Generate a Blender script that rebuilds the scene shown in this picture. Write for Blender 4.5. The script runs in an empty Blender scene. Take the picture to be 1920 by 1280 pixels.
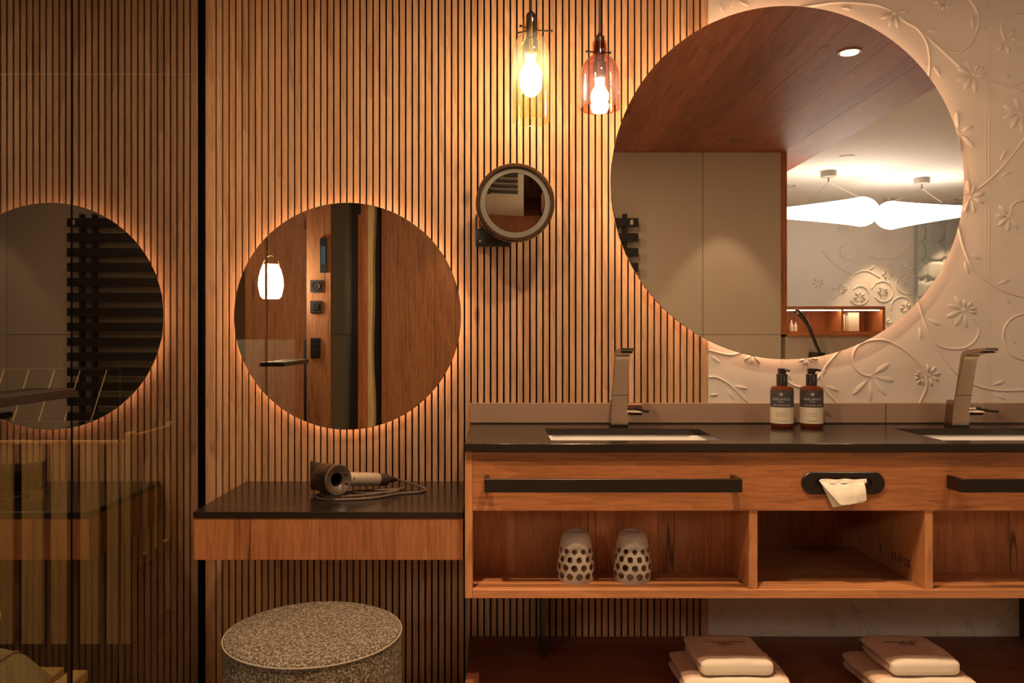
import bpy, bmesh, math, random
from mathutils import Vector, Matrix
random.seed(7)
PI = math.pi
SC = bpy.context.scene
COL = SC.collection

# ---------------------------------------------------------------- camera, world, exposure
F = 1470.0; VX = 929.0; VY = 630.0; CZ = 1.14          # focal length in px, vanishing point, eye height
cam = bpy.data.cameras.new('camera'); cam_o = bpy.data.objects.new('camera', cam); COL.objects.link(cam_o)
cam.sensor_width = 36.0; cam.lens = 36.0 * F / 1920.0
cam.shift_x = (960 - VX) / 1920.0; cam.shift_y = (VY - 640) / 1920.0
cam.clip_start = 0.02
cam_o.location = (0, 0, CZ); cam_o.rotation_euler = (PI / 2, 0, 0)
SC.camera = cam_o
w = bpy.data.worlds.new('world'); SC.world = w; w.use_nodes = True
w.node_tree.nodes['Background'].inputs[0].default_value = (1.0, 0.72, 0.48, 1)
w.node_tree.nodes['Background'].inputs[1].default_value = 0.02
SC.view_settings.view_transform = 'Standard'; SC.view_settings.look = 'None'
SC.view_settings.exposure = 1.0; SC.view_settings.gamma = 1.0; SC.view_settings.use_curve_mapping = False
try:
    SC.cycles.use_denoising = True
    SC.cycles.max_bounces = 10; SC.cycles.transparent_max_bounces = 24
    SC.cycles.glossy_bounces = 6; SC.cycles.diffuse_bounces = 5
    SC.cycles.sample_clamp_indirect = 6.0
    SC.cycles.caustics_reflective = True; SC.cycles.caustics_refractive = False
except Exception:
    pass
# light levels
WARM = (1.0, 0.60, 0.30)
WARM2 = (1.0, 0.68, 0.40)
SPOT_W = 29.0          # downlights in the wooden ceiling
BED_SPOT_W = 30.0
LED_S = 8.5            # strips behind the round mirrors
BULB_S = 72.0         # clear pendants
CLOUD_S = 6.2          # opal lamps in the bedroom
LANTERN_S = 32.0
FILL_W = 7.5         # wide fill light added inside the bathroom downlights

# ---------------------------------------------------------------- helpers
ORIG = {}
def P(px, py, Y):
    return Vector(((px - VX) * Y / F, Y, CZ - (py - VY) * Y / F))
def props(o, label=None, cat=None, group=None, kind=None):
    if label: o['label'] = label
    if cat: o['category'] = cat
    if group: o['group'] = group
    if kind: o['kind'] = kind
    return o
def thing(name, label, cat, loc=(0, 0, 0), group=None, kind=None):
    o = bpy.data.objects.new(name, None); COL.objects.link(o)
    o.empty_display_size = 0.05
    o.location = loc; ORIG[o.name] = Vector(loc)
    return props(o, label, cat, group, kind)
def mesh_from(bm, name, mat, org, smooth=True, ang=0.6):
    if smooth:
        bm.normal_update()
        for f in bm.faces: f.smooth = True
        for e in bm.edges:
            e.smooth = not (len(e.link_faces) == 2 and e.calc_face_angle(0) > ang)
    if org.length > 0:
        bmesh.ops.translate(bm, verts=bm.verts, vec=-org)
    me = bpy.data.meshes.new(name); bm.to_mesh(me); bm.free()
    for m in (mat if isinstance(mat, (list, tuple)) else [mat]): me.materials.append(m)
    return me
def obj(name, bm, mat, parent=None, label=None, smooth=True, ang=0.6, org=None):
    """world-space bmesh -> one object; children share the origin of their thing"""
    if parent is not None: o0 = ORIG[parent.name]
    else: o0 = Vector(org) if org else Vector((0, 0, 0))
    o = bpy.data.objects.new(name, mesh_from(bm, name, mat, o0, smooth, ang)); COL.objects.link(o)
    if parent is not None: o.parent = parent
    else: o.location = o0
    ORIG[o.name] = o0
    if label: o['label'] = label
    return o
def copy_tree(o, parent=None):
    c = o.copy(); COL.objects.link(c); ORIG[c.name] = ORIG.get(o.name, Vector())
    if parent is not None: c.parent = parent
    for ch in list(o.children): copy_tree(ch, c)
    return c
def BM(): return bmesh.new()
def box(bm, x0, x1, y0, y1, z0, z1, bev=0.0, seg=1):
    r = bmesh.ops.create_cube(bm, size=1.0)
    vs = r['verts']
    for v in vs:
        v.co = Vector(((x0 + x1) / 2 + v.co.x * (x1 - x0), (y0 + y1) / 2 + v.co.y * (y1 - y0), (z0 + z1) / 2 + v.co.z * (z1 - z0)))
    if bev > 0:
        es = list({e for v in vs for e in v.link_edges})
        bmesh.ops.bevel(bm, geom=es, offset=bev, segments=seg, affect='EDGES', profile=0.5)
    return bm
def bx(*a, **k): return box(BM(), *a, **k)
def lathe(bm, prof, M=None, segs=32, close=False):
    M = M or Matrix()
    rings = []
    for r, z in prof:
        if r < 1e-6: rings.append([bm.verts.new(M @ Vector((0, 0, z)))])
        else: rings.append([bm.verts.new(M @ Vector((r * math.cos(2 * PI * k / segs), r * math.sin(2 * PI * k / segs), z))) for k in range(segs)])
    n = len(rings)
    for i in range(n if close else n - 1):
        a, b = rings[i], rings[(i + 1) % n]
        for k in range(segs):
            k2 = (k + 1) % segs
            q = [a[k % len(a)], a[k2 % len(a)], b[k2 % len(b)], b[k % len(b)]]
            u = []
            for v in q:
                if v not in u: u.append(v)
            if len(u) >= 3:
                try: bm.faces.new(u)
                except ValueError: pass
    bmesh.ops.recalc_face_normals(bm, faces=bm.faces)
    return bm
def T(x, y, z): return Matrix.Translation((x, y, z))
def axis_m(p, d):
    d = Vector(d).normalized()
    return T(*p) @ d.to_track_quat('Z', 'Y').to_matrix().to_4x4()
def catmull(pts, n=6):
    pts = [Vector(p) for p in pts]
    if len(pts) < 3: return pts
    q = [pts[0] * 2 - pts[1]] + pts + [pts[-1] * 2 - pts[-2]]
    out = []
    for i in range(1, len(q) - 2):
        p0, p1, p2, p3 = q[i - 1], q[i], q[i + 1], q[i + 2]
        for k in range(n):
            t = k / n
            out.append(0.5 * ((2 * p1) + (p2 - p0) * t + (2 * p0 - 5 * p1 + 4 * p2 - p3) * t * t + (3 * p1 - p0 - 3 * p2 + p3) * t ** 3))
    out.append(pts[-1].copy())
    return out
def tube(bm, pts, r, segs=8, up=None):
    pts = [Vector(p) for p in pts]; n = len(pts); rings = []
    t0 = (pts[1] - pts[0]).normalized()
    nrm = Vector(up) if up else (Vector((0, 0, 1)) if abs(t0.z) < 0.9 else Vector((1, 0, 0)))
    for i in range(n):
        t = (pts[min(i + 1, n - 1)] - pts[max(i - 1, 0)]).normalized()
        nrm = (nrm - t * nrm.dot(t)).normalized(); b = t.cross(nrm)
        rr = r[i] if isinstance(r, (list, tuple)) else r
        rings.append([bm.verts.new(pts[i] + nrm * (rr * math.cos(2 * PI * k / segs)) + b * (rr * math.sin(2 * PI * k / segs))) for k in range(segs)])
    for i in range(n - 1):
        for k in range(segs):
            bm.faces.new([rings[i][k], rings[i][(k + 1) % segs], rings[i + 1][(k + 1) % segs], rings[i + 1][k]])
    bm.faces.new(rings[0][::-1]); bm.faces.new(rings[-1])
    return bm
def prism(bm, poly, ext, M=None):
    """poly: 2-D outline (u,v) at w=0 .. w=ext"""
    M = M or Matrix()
    a = [bm.verts.new(M @ Vector((u, v, 0))) for u, v in poly]; b = [bm.verts.new(M @ Vector((u, v, ext))) for u, v in poly]
    n = len(poly)
    bm.faces.new(a[::-1]); bm.faces.new(b)
    for i in range(n): bm.faces.new([a[i], a[(i + 1) % n], b[(i + 1) % n], b[i]])
    bmesh.ops.recalc_face_normals(bm, faces=bm.faces)
    return bm
def plate(bm, xs, ys, holes, z0, z1):
    vt, vb = {}, {}
    for i, x in enumerate(xs):
        for j, y in enumerate(ys):
            vt[i, j] = bm.verts.new((x, y, z1)); vb[i, j] = bm.verts.new((x, y, z0))
    solid = lambda i, j: 0 <= i < len(xs) - 1 and 0 <= j < len(ys) - 1 and (i, j) not in holes
    for i in range(len(xs) - 1):
        for j in range(len(ys) - 1):
            if not solid(i, j): continue
            bm.faces.new([vt[i, j], vt[i + 1, j], vt[i + 1, j + 1], vt[i, j + 1]])
            bm.faces.new([vb[i, j + 1], vb[i + 1, j + 1], vb[i + 1, j], vb[i, j]])
            for di, dj, p, q in ((-1, 0, (i, j + 1), (i, j)), (1, 0, (i + 1, j), (i + 1, j + 1)), (0, -1, (i, j), (i + 1, j)), (0, 1, (i + 1, j + 1), (i, j + 1))):
                if not solid(i + di, j + dj): bm.faces.new([vb[p], vb[q], vt[q], vt[p]])
    for v in [v for v in bm.verts if not v.link_faces]: bm.verts.remove(v)
    bmesh.ops.recalc_face_normals(bm, faces=bm.faces)
    return bm

# ---------------------------------------------------------------- materials
MATS = {}
class NT:
    def __init__(s, name):
        s.m = bpy.data.materials.new(name); s.m.use_nodes = True
        s.t = s.m.node_tree; s.t.nodes.clear()
        s.out = s.n('ShaderNodeOutputMaterial')
    def n(s, typ, **kw):
        nd = s.t.nodes.new(typ)
        for k, v in kw.items(): setattr(nd, k, v)
        return nd
    def l(s, a, b): s.t.links.new(a, b)
    def put(s, sock, v):
        if isinstance(v, bpy.types.NodeSocket): s.l(v, sock)
        elif isinstance(v, (tuple, list)) and len(v) == 3 and sock.type == 'RGBA': sock.default_value = (*v, 1)
        else: sock.default_value = v
    def math(s, op, a, b=0.0, clamp=False):
        nd = s.n('ShaderNodeMath', operation=op, use_clamp=clamp); s.put(nd.inputs[0], a); s.put(nd.inputs[1], b); return nd.outputs[0]
    def mix(s, f, a, b, mode='MIX'):
        nd = s.n('ShaderNodeMix', data_type='RGBA', blend_type=mode)
        s.put(nd.inputs['Factor'], f); s.put(nd.inputs[6], a); s.put(nd.inputs[7], b); return nd.outputs[2]
    def noise(s, vec, scale, detail=3, rough=0.55, dist=0.0):
        nd = s.n('ShaderNodeTexNoise'); s.put(nd.inputs['Vector'], vec)
        nd.inputs['Scale'].default_value = scale; nd.inputs['Detail'].default_value = detail
        nd.inputs['Roughness'].default_value = rough; nd.inputs['Distortion'].default_value = dist
        return nd.outputs[0]
    def ramp(s, f, stops):
        nd = s.n('ShaderNodeValToRGB'); e = nd.color_ramp.elements
        while len(e) < len(stops): e.new(0.5)
        for el, (p, c) in zip(e, stops): el.position = p; el.color = (*c, 1)
        s.put(nd.inputs[0], f); return nd.outputs[0]
    def smooth(s, v, lo, hi):
        nd = s.n('ShaderNodeMapRange', interpolation_type='SMOOTHSTEP'); s.put(nd.inputs[0], v)
        nd.inputs[1].default_value = lo; nd.inputs[2].default_value = hi; return nd.outputs[0]
    def bsdf(s, color, rough=0.5, metal=0.0, spec=0.5, bump=None, bstr=0.2, bdist=0.01, coat=0.0, **kw):
        b = s.n('ShaderNodeBsdfPrincipled')
        s.put(b.inputs['Base Color'], color); s.put(b.inputs['Roughness'], rough); b.inputs['Metallic'].default_value = metal
        b.inputs['Specular IOR Level'].default_value = spec; b.inputs['Coat Weight'].default_value = coat
        for k, v in kw.items(): s.put(b.inputs[k], v)
        if bump is not None:
            bn = s.n('ShaderNodeBump'); bn.inputs['Strength'].default_value = bstr; bn.inputs['Distance'].default_value = bdist
            s.l(bump, bn.inputs['Height']); s.l(bn.outputs[0], b.inputs['Normal'])
        s.l(b.outputs[0], s.out.inputs[0]); return s.m
    def pos(s):
        return s.n('ShaderNodeNewGeometry').outputs['Position']
    def xyz(s, v):
        nd = s.n('ShaderNodeSeparateXYZ'); s.l(v, nd.inputs[0]); return nd.outputs
    def comb(s, x, y, z):
        nd = s.n('ShaderNodeCombineXYZ'); s.put(nd.inputs[0], x); s.put(nd.inputs[1], y); s.put(nd.inputs[2], z); return nd.outputs[0]

def plain(name, color, rough=0.5, metal=0.0, spec=0.5, var=0.06, vscale=40, bstr=0.0, coat=0.0):
    t = NT(name); p = t.pos()
    nz = t.noise(p, vscale, 3)
    c = t.mix(1.0, color, t.ramp(nz, [(0.3, (1 - var,) * 3), (0.7, (1 + 0 * var,) * 3)]), 'MULTIPLY')
    return t.bsdf(c, rough, metal, spec, bump=nz if bstr else None, bstr=bstr, bdist=0.002, coat=coat)
def wood(name, cols, along='z', board=0.16, across='x', rough=0.5, knot=0.5, seed=0.0, bvar=0.25, per_obj=0.0, coat=0.0, crack=0.0, ksel=0.62, cw=0.008):
    t = NT(name); s = t.xyz(t.pos()); ix = 'xyz'.index
    A = s[ix(along)]; others = [k for k in 'xyz' if k != along]; B, C = s[ix(others[0])], s[ix(others[1])]
    bid = t.math('FLOOR', t.math('ADD', t.math('DIVIDE', s[ix(across)], board), seed))
    wn = t.n('ShaderNodeTexWhiteNoise', noise_dimensions='1D'); t.l(bid, wn.inputs['W'])
    off = t.math('MULTIPLY', wn.outputs[0], 9.0)
    v = t.comb(B, C, t.math('ADD', t.math('MULTIPLY', A, 0.055), off))
    v2 = t.comb(B, C, t.math('ADD', t.math('MULTIPLY', A, 0.16), off))
    big = t.noise(v2, 7.0, 3, 0.5, 0.6)
    streak = t.noise(v, 85.0, 5, 0.66, 0.4)
    pore = t.noise(v, 260.0, 2, 0.5)
    wv = t.n('ShaderNodeTexWave', wave_type='BANDS', bands_direction='DIAGONAL', wave_profile='SAW')
    t.l(v2, wv.inputs['Vector']); wv.inputs['Scale'].default_value = 7.0; wv.inputs['Distortion'].default_value = 9.0
    wv.inputs['Detail'].default_value = 3; wv.inputs['Detail Scale'].default_value = 1.6
    val = t.math('ADD', t.math('MULTIPLY', streak, 0.56), t.math('ADD', t.math('MULTIPLY', big, 0.30), t.math('MULTIPLY', wv.outputs[1], 0.10)))
    c = t.ramp(val, [(0.28, cols[0]), (0.48, cols[1]), (0.70, cols[2])])
    c = t.mix(t.math('MULTIPLY', t.smooth(pore, 0.50, 0.68), 0.50), c, cols[0])
    bb = t.ramp(wn.outputs[0], [(0.0, (1 - bvar, 1 - bvar * 1.1, 1 - bvar * 1.15)), (1.0, (1 + bvar * 0.35, 1 + bvar * 0.3, 1 + bvar * 0.25))])
    c = t.mix(1.0, c, bb, 'MULTIPLY')
    if per_obj:
        oi = t.n('ShaderNodeObjectInfo')
        c = t.mix(1.0, c, t.ramp(oi.outputs['Random'], [(0, (1 - per_obj,) * 3), (1, (1 + per_obj * 0.4,) * 3)]), 'MULTIPLY')
    if knot:
        vo = t.n('ShaderNodeTexVoronoi', feature='F1'); t.l(t.comb(B, C, t.math('ADD', t.math('MULTIPLY', A, 0.55), off)), vo.inputs['Vector'])
        vo.inputs['Scale'].default_value = 5.0
        wob = t.math('ADD', vo.outputs['Distance'], t.math('MULTIPLY', t.math('SUBTRACT', streak, 0.5), 0.06))
        kk = t.math('SUBTRACT', 1.0, t.smooth(wob, 0.02, 0.11))
        sel = t.math('GREATER_THAN', t.xyz(vo.outputs['Color'])[0], ksel)
        c = t.mix(t.math('MULTIPLY', t.math('MULTIPLY', kk, sel), knot), c, tuple(x * 0.22 for x in cols[0]))
    if crack:
        vc = t.comb(B, C, t.math('ADD', t.math('MULTIPLY', A, 0.045), off))
        cr = t.math('ABSOLUTE', t.math('SUBTRACT', t.noise(vc, 6.0, 3, 0.6, 0.3), 0.5))
        ck = t.math('MULTIPLY', t.math('SUBTRACT', 1.0, t.smooth(cr, 0.0, cw)), t.smooth(t.noise(v2, 9.0, 1), 0.56, 0.66))
        c = t.mix(t.math('MULTIPLY', ck, crack), c, tuple(x * 0.15 for x in cols[0]))
    return t.bsdf(c, rough, 0.0, 0.4, bump=streak, bstr=0.12, bdist=0.002, coat=coat)
def emit(name, color, strength):
    t = NT(name); e = t.n('ShaderNodeEmission'); t.put(e.inputs[0], color); e.inputs[1].default_value = strength
    t.l(e.outputs[0], t.out.inputs[0]); return t.m
def clear_glass(name, tint, ior=1.5, rough=0.0, streak=None, gain=1.6, haze=0.0):
    """thin pane: tinted see-through with Fresnel mirror reflection"""
    t = NT(name); tr = t.n('ShaderNodeBsdfTransparent'); gl = t.n('ShaderNodeBsdfGlossy'); fr = t.n('ShaderNodeFresnel'); mx = t.n('ShaderNodeMixShader')
    fr.inputs[0].default_value = ior; gl.inputs['Roughness'].default_value = rough
    gl.inputs['Color'].default_value = (1, 1, 1, 1)
    col = tint
    if streak:
        s = t.xyz(t.pos()); v = t.comb(s[0], s[1], t.math('MULTIPLY', s[2], 0.25))
        nz = t.noise(v, 70, 4, 0.65, 1.2)
        col = t.mix(t.smooth(nz, 0.42, 0.68), tint, streak)
    t.put(tr.inputs[0], col)
    bf = t.n('ShaderNodeNewGeometry').outputs['Backfacing']
    fac = t.math('MULTIPLY', t.math('MULTIPLY', fr.outputs[0], gain, True), t.math('SUBTRACT', 1.0, bf))
    t.l(fac, mx.inputs[0]); t.l(tr.outputs[0], mx.inputs[1]); t.l(gl.outputs[0], mx.inputs[2])
    res = mx.outputs[0]
    if haze:
        tl = t.n('ShaderNodeBsdfTranslucent'); t.put(tl.inputs[0], col); m2 = t.n('ShaderNodeMixShader'); m2.inputs[0].default_value = haze
        t.l(res, m2.inputs[1]); t.l(tl.outputs[0], m2.inputs[2]); res = m2.outputs[0]
    t.l(res, t.out.inputs[0]); return t.m

OAK = ((0.31, 0.160, 0.078), (0.57, 0.325, 0.172), (0.68, 0.42, 0.24))
OAK_R = ((0.22, 0.075, 0.026), (0.43, 0.160, 0.057), (0.52, 0.215, 0.083))
OAK_D = ((0.20, 0.062, 0.030), (0.37, 0.125, 0.060), (0.45, 0.175, 0.085))
M_slat = wood('oak_slat', OAK, 'z', 0.163, 'x', 0.55, 0.7, 0.3, 0.16, per_obj=0.10, ksel=0.5)
M_backing = plain('black_backing', (0.004, 0.003, 0.003), 1.0, 0, 0.0)
M_vfront = wood('oak_cabinet_front', OAK_R, 'x', 0.5, 'z', 0.42, 0.8, 0.1, 0.12, crack=0.5)
M_vert = wood('oak_upright', OAK_R, 'z', 0.13, 'x', 0.45, 0.7, 0.6, 0.3, crack=0.9)
M_apron = wood('oak_apron', OAK_R, 'z', 0.105, 'x', 0.42, 0.5, 0.45, 0.34, crack=0.8)
M_edge = wood('oak_edge', ((0.30, 0.12, 0.045), (0.50, 0.205, 0.08), (0.58, 0.27, 0.11)), 'z', 0.3, 'x', 0.45, 0.0, 0.0, 0.05)
M_edgex = wood('oak_edge_long', ((0.30, 0.12, 0.045), (0.50, 0.205, 0.08), (0.58, 0.27, 0.11)), 'x', 0.3, 'z', 0.45, 0.3, 0.0, 0.05)
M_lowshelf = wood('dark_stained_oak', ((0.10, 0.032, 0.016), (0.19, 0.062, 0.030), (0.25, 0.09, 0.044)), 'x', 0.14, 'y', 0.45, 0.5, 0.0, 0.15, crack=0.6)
M_ceil = wood('oak_ceiling', OAK_D, 'y', 0.26, 'x', 0.5, 0.45, 0.2, 0.22, per_obj=0.22, crack=0.7)
M_panel = wood('rustic_panel', ((0.17, 0.062, 0.022), (0.36, 0.150, 0.056), (0.44, 0.20, 0.08)), 'z', 0.20, 'x', 0.5, 1.0, 0.7, 0.2, crack=1.0, ksel=0.38, cw=0.013)
M_jamb = wood('oak_jamb', OAK_R, 'z', 0.3, 'x', 0.45, 0.3, 0.0, 0.1)
M_pale = wood('pale_ash', ((0.42, 0.29, 0.13), (0.58, 0.42, 0.20), (0.66, 0.50, 0.27)), 'z', 0.2, 'x', 0.5, 0.0, 0.0, 0.1)
M_stone = plain('black_stone', (0.024, 0.0165, 0.0125), 0.17, 0, 0.4, 0.25, 220)
M_stone_edge = M_stone
M_plaster = plain('warm_white_plaster', (0.66, 0.58, 0.50), 0.45, 0, 0.35, 0.05, 14, bstr=0.06)
M_white = plain('white_ceiling_paint', (0.80, 0.76, 0.70), 0.7)
M_ceramic = plain('white_ceramic', (0.82, 0.79, 0.74), 0.12, 0, 0.5, 0.02)
M_black = plain('black_metal', (0.022, 0.018, 0.016), 0.35, 0.3, 0.5, 0.1, 90)
M_blackm = plain('matt_black', (0.014, 0.011, 0.010), 0.5, 0, 0.4, 0.1, 90)
M_bronze = plain('bronze_handle', (0.026, 0.018, 0.014), 0.34, 0.4, 0.5, 0.15, 60)
M_led = emit('led_strip', (1.0, 0.56, 0.32), LED_S)
M_mirror = NT('mirror').bsdf((0.90, 0.87, 0.83), 0.0, 1.0)
M_bulb = emit('bulb_glow', (1.0, 0.80, 0.55), BULB_S)
M_cloud = emit('opal_glow', (1.0, 0.87, 0.72), CLOUD_S)
M_lantern = emit('lantern_glow', (1.0, 0.86, 0.66), LANTERN_S)
M_lens = emit('lamp_lens', (1.0, 0.86, 0.68), 7.0)
M_strip = emit('niche_strip', (1.0, 0.72, 0.45), 10.0)
M_amber = clear_glass('amber_glass', (0.985, 0.95, 0.84), 1.45, 0.02, (0.95, 0.84, 0.56), haze=0.012)
M_copper = clear_glass('copper_glass', (0.87, 0.68, 0.60), 1.5, 0.02, (0.76, 0.50, 0.41), haze=0.010)
M_pane = clear_glass('bronze_pane', (0.87, 0.82, 0.70), 1.5, gain=2.95)
def brushed(name, c, rough, stretch):
    t = NT(name); s = t.xyz(t.pos())
    v = t.comb(t.math('MULTIPLY', s[0], stretch[0]), t.math('MULTIPLY', s[1], stretch[1]), t.math('MULTIPLY', s[2], stretch[2]))
    nz = t.noise(v, 300, 3)
    return t.bsdf(t.mix(nz, tuple(x * 0.8 for x in c), c), t.math('ADD', rough, t.math('MULTIPLY', nz, 0.12)), 1.0)
M_steel = brushed('brushed_steel', (0.40, 0.315, 0.245), 0.18, (1, 1, 0.05))
M_chrome = NT('chrome').bsdf((0.62, 0.54, 0.47), 0.08, 1.0)
M_frost = NT('frosted_ring').bsdf((0.13, 0.115, 0.085), 0.45)
M_dim = plain('unlit_room_dark', (0.020, 0.013, 0.008), 0.9, 0, 0.0)  # near-black colour stands in for the unlit resting room
M_void = plain('rubber_black', (0.004, 0.003, 0.003), 1.0, 0, 0.0)
def tile_mat(name, c, sc):
    t = NT(name); p = t.pos()
    a = t.noise(p, 2.2, 5, 0.6, 0.4); b = t.noise(p, 90, 3)
    cc = t.mix(a, tuple(x * 0.86 for x in c), tuple(x * 1.06 for x in c)); cc = t.mix(t.math('MULTIPLY', b, 0.18), cc, tuple(x * 0.7 for x in c))
    oi = t.n('ShaderNodeObjectInfo')
    cc = t.mix(1.0, cc, t.ramp(oi.outputs['Random'], [(0, (0.93,) * 3), (1, (1.03,) * 3)]), 'MULTIPLY')
    return t.bsdf(cc, 0.38, 0, 0.4)
M_tile = tile_mat('beige_tile', (0.60, 0.53, 0.43), 2)
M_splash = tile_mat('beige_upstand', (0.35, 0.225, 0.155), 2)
M_olive_shade = tile_mat('olive_tile_shade', (0.125, 0.115, 0.075), 2)  # olive tile, its colour darkened for the shade in the doorway
M_grout = plain('grout', (0.20, 0.15, 0.11), 0.8)
def boucle(name, c0, c1, sc=330.0):
    t = NT(name); tc = t.n('ShaderNodeTexCoord').outputs['Object']
    vo = t.n('ShaderNodeTexVoronoi', feature='F1'); t.l(tc, vo.inputs['Vector']); vo.inputs['Scale'].default_value = sc
    h = t.math('SUBTRACT', 1.0, vo.outputs['Distance'])
    nz = t.noise(tc, sc * 0.55, 3)
    f = t.smooth(t.math('ADD', t.math('MULTIPLY', nz, 0.7), t.math('MULTIPLY', h, 0.35)), 0.42, 0.72)
    return t.bsdf(t.mix(f, c0, c1), 0.9, 0, 0.1, bump=h, bstr=0.8, bdist=0.003)
M_boucle = boucle('boucle', (0.07, 0.050, 0.034), (0.34, 0.285, 0.215), 300)
M_grey = boucle('grey_fabric', (0.44, 0.43, 0.36), (0.60, 0.58, 0.49), 500)
M_sage = boucle('sage_fabric', (0.34, 0.33, 0.22), (0.50, 0.48, 0.34), 420)
M_pipe = plain('piping', (0.30, 0.25, 0.19), 0.8)
M_tuft = boucle('tufted_fabric', (0.42, 0.42, 0.38), (0.58, 0.57, 0.52), 420)
def terry(name, c):
    t = NT(name); p = t.n('ShaderNodeTexCoord').outputs['Object']
    a = t.noise(p, 420, 3, 0.7); b = t.noise(p, 22, 3)
    return t.bsdf(t.mix(t.math('MULTIPLY', b, 0.5), c, tuple(x * 0.78 for x in c)), 0.95, 0, 0.1, bump=a, bstr=0.6, bdist=0.002)
M_terry = terry('tan_terry', (0.76, 0.53, 0.39))
M_terry_w = terry('cream_terry', (0.86, 0.76, 0.62))
M_paper = NT('tissue_paper').bsdf((0.80, 0.72, 0.60), 0.8, 0, 0.2, **{'Subsurface Weight': 0.0})
M_thread = plain('dark_thread', (0.24, 0.13, 0.085), 0.9)
M_darkbrand = plain('burnt_mark', (0.012, 0.006, 0.004), 0.9)
M_cap = plain('brown_black_cap', (0.022, 0.014, 0.010), 0.25, 0, 0.5)
M_lab_d = plain('label_slate', (0.060, 0.058, 0.055), 0.5)
M_lab_b = plain('label_brown', (0.055, 0.042, 0.038), 0.5)
M_lab_l = plain('label_cream', (0.66, 0.56, 0.42), 0.6)
M_print = plain('label_print', (0.70, 0.62, 0.52), 0.6)
M_printd = plain('label_print_dark', (0.22, 0.16, 0.11), 0.6)
M_amberb = NT('amber_bottle').bsdf((0.24, 0.055, 0.010), 0.06, 0, 0.5, **{'Transmission Weight': 0.55, 'IOR': 1.3})
M_silver = plain('nickel_handle', (0.60, 0.49, 0.38), 0.34, 0.45, 0.5, 0.05, 30)
M_gun = plain('gunmetal', (0.085, 0.065, 0.052), 0.24, 0.7, 0.5, 0.1, 30)
M_gunl = plain('gunmetal_light', (0.19, 0.145, 0.115), 0.28, 0.6, 0.5, 0.1, 30)
M_cable = plain('grey_brown_cable', (0.13, 0.085, 0.06), 0.45)
M_brass = NT('brass').bsdf((0.62, 0.44, 0.22), 0.25, 1.0)
M_pale_rod = plain('pale_rod', (0.85, 0.70, 0.42), 0.4)
M_book = plain('book_cover', (0.55, 0.42, 0.34), 0.6)
M_book2 = plain('book_cover_dark', (0.25, 0.09, 0.06), 0.6)
def dotted():
    """frosted tumbler glass with clear round windows (two looks decided by mesh material slots)"""
    t = NT('frosted_glass')
    return t.bsdf((0.72, 0.62, 0.52), 0.35, 0, 0.5, **{'Transmission Weight': 0.35, 'IOR': 1.2})
M_frostg = dotted()
M_clearg = clear_glass('tumbler_clear', (0.80, 0.70, 0.62), 1.5)

# ================================================================= STRUCTURE
WY = 2.45           # face of the vanity wall
CEIL = 2.337
RY = -0.27          # face of the tiled wall behind the photographer
YB = -2.37          # face of the bedroom wall
# --- slatted wall
wall = obj('wall_back', bx(-0.918, 0.665, WY + 0.014, WY + 0.06, 0, CEIL), M_backing)
props(wall, 'dark backing of the oak slat wall behind the vanity', 'wall', kind='structure')
def slat_mesh(wd):
    return mesh_from(bx(-wd / 2, wd / 2, WY, WY + 0.0141, 0, CEIL, bev=0.0006), 'slat', M_slat, Vector((0, WY, 0)))
x0 = (404 - VX) / 600 + 0.0011; pitch = 12.27 / 600; me = slat_mesh(pitch - 0.0052)
def add_slat(x, m):
    o = bpy.data.objects.new('slat', m); COL.objects.link(o); o.parent = wall; o.location = (x, WY, 0); return o
k = 0
while x0 + k * pitch + pitch < 0.640:
    add_slat(x0 + (k + 0.5) * pitch, me); k += 1
xe = x0 + k * pitch
wl = 0.0305; add_slat(-0.9045 + wl / 2 - 0.0022, slat_mesh(wl))
add_slat((xe + 0.0021 + 0.665) / 2, slat_mesh(0.665 - xe - 0.0042))
# --- relief plaster wall
wf = obj('wall_right', bx(0.665, 5.2, WY + 0.002, WY + 0.06, 0, CEIL), M_plaster)
props(wf, 'cream plaster wall with raised vines and star flowers beside the slats', 'wall', kind='structure')
def leaf_mesh(peak, name):
    bm = BM(); n = 8; L, R, C = [], [], []
    for i in range(n + 1):
        t = i / n; u = t ** (math.log(0.5) / math.log(peak))
        wd = 0.5 * max(0.0, math.sin(PI * u)) ** 0.85
        L.append(bm.verts.new((t, wd, -0.05))); R.append(bm.verts.new((t, -wd, -0.05)))
        C.append(bm.verts.new((t, 0, max(0.0, math.sin(PI * u)) ** 0.6)))
    for i in range(n):
        bm.faces.new([C[i], C[i + 1], L[i + 1], L[i]]); bm.faces.new([R[i], R[i + 1], C[i + 1], C[i]])
    bmesh.ops.remove_doubles(bm, verts=bm.verts, dist=1e-5)
    return mesh_from(bm, name, M_plaster, Vector(), True, 2.5)
ME_LEAF = leaf_mesh(0.5, 'leaf'); ME_PETAL = leaf_mesh(0.58, 'petal')
def relief_piece(name, me, a, b, wdt, hgt, nrm, parent):
    X = b - a; L = X.length; X = X / L; Z = Vector(nrm); Y = Z.cross(X)
    M = Matrix((X, Y, Z)).transposed().to_4x4(); M.translation = a
    o = bpy.data.objects.new(name, me); COL.objects.link(o); o.parent = parent
    o.matrix_local = M @ Matrix.Diagonal((L, wdt, hgt, 1)); return o
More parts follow.
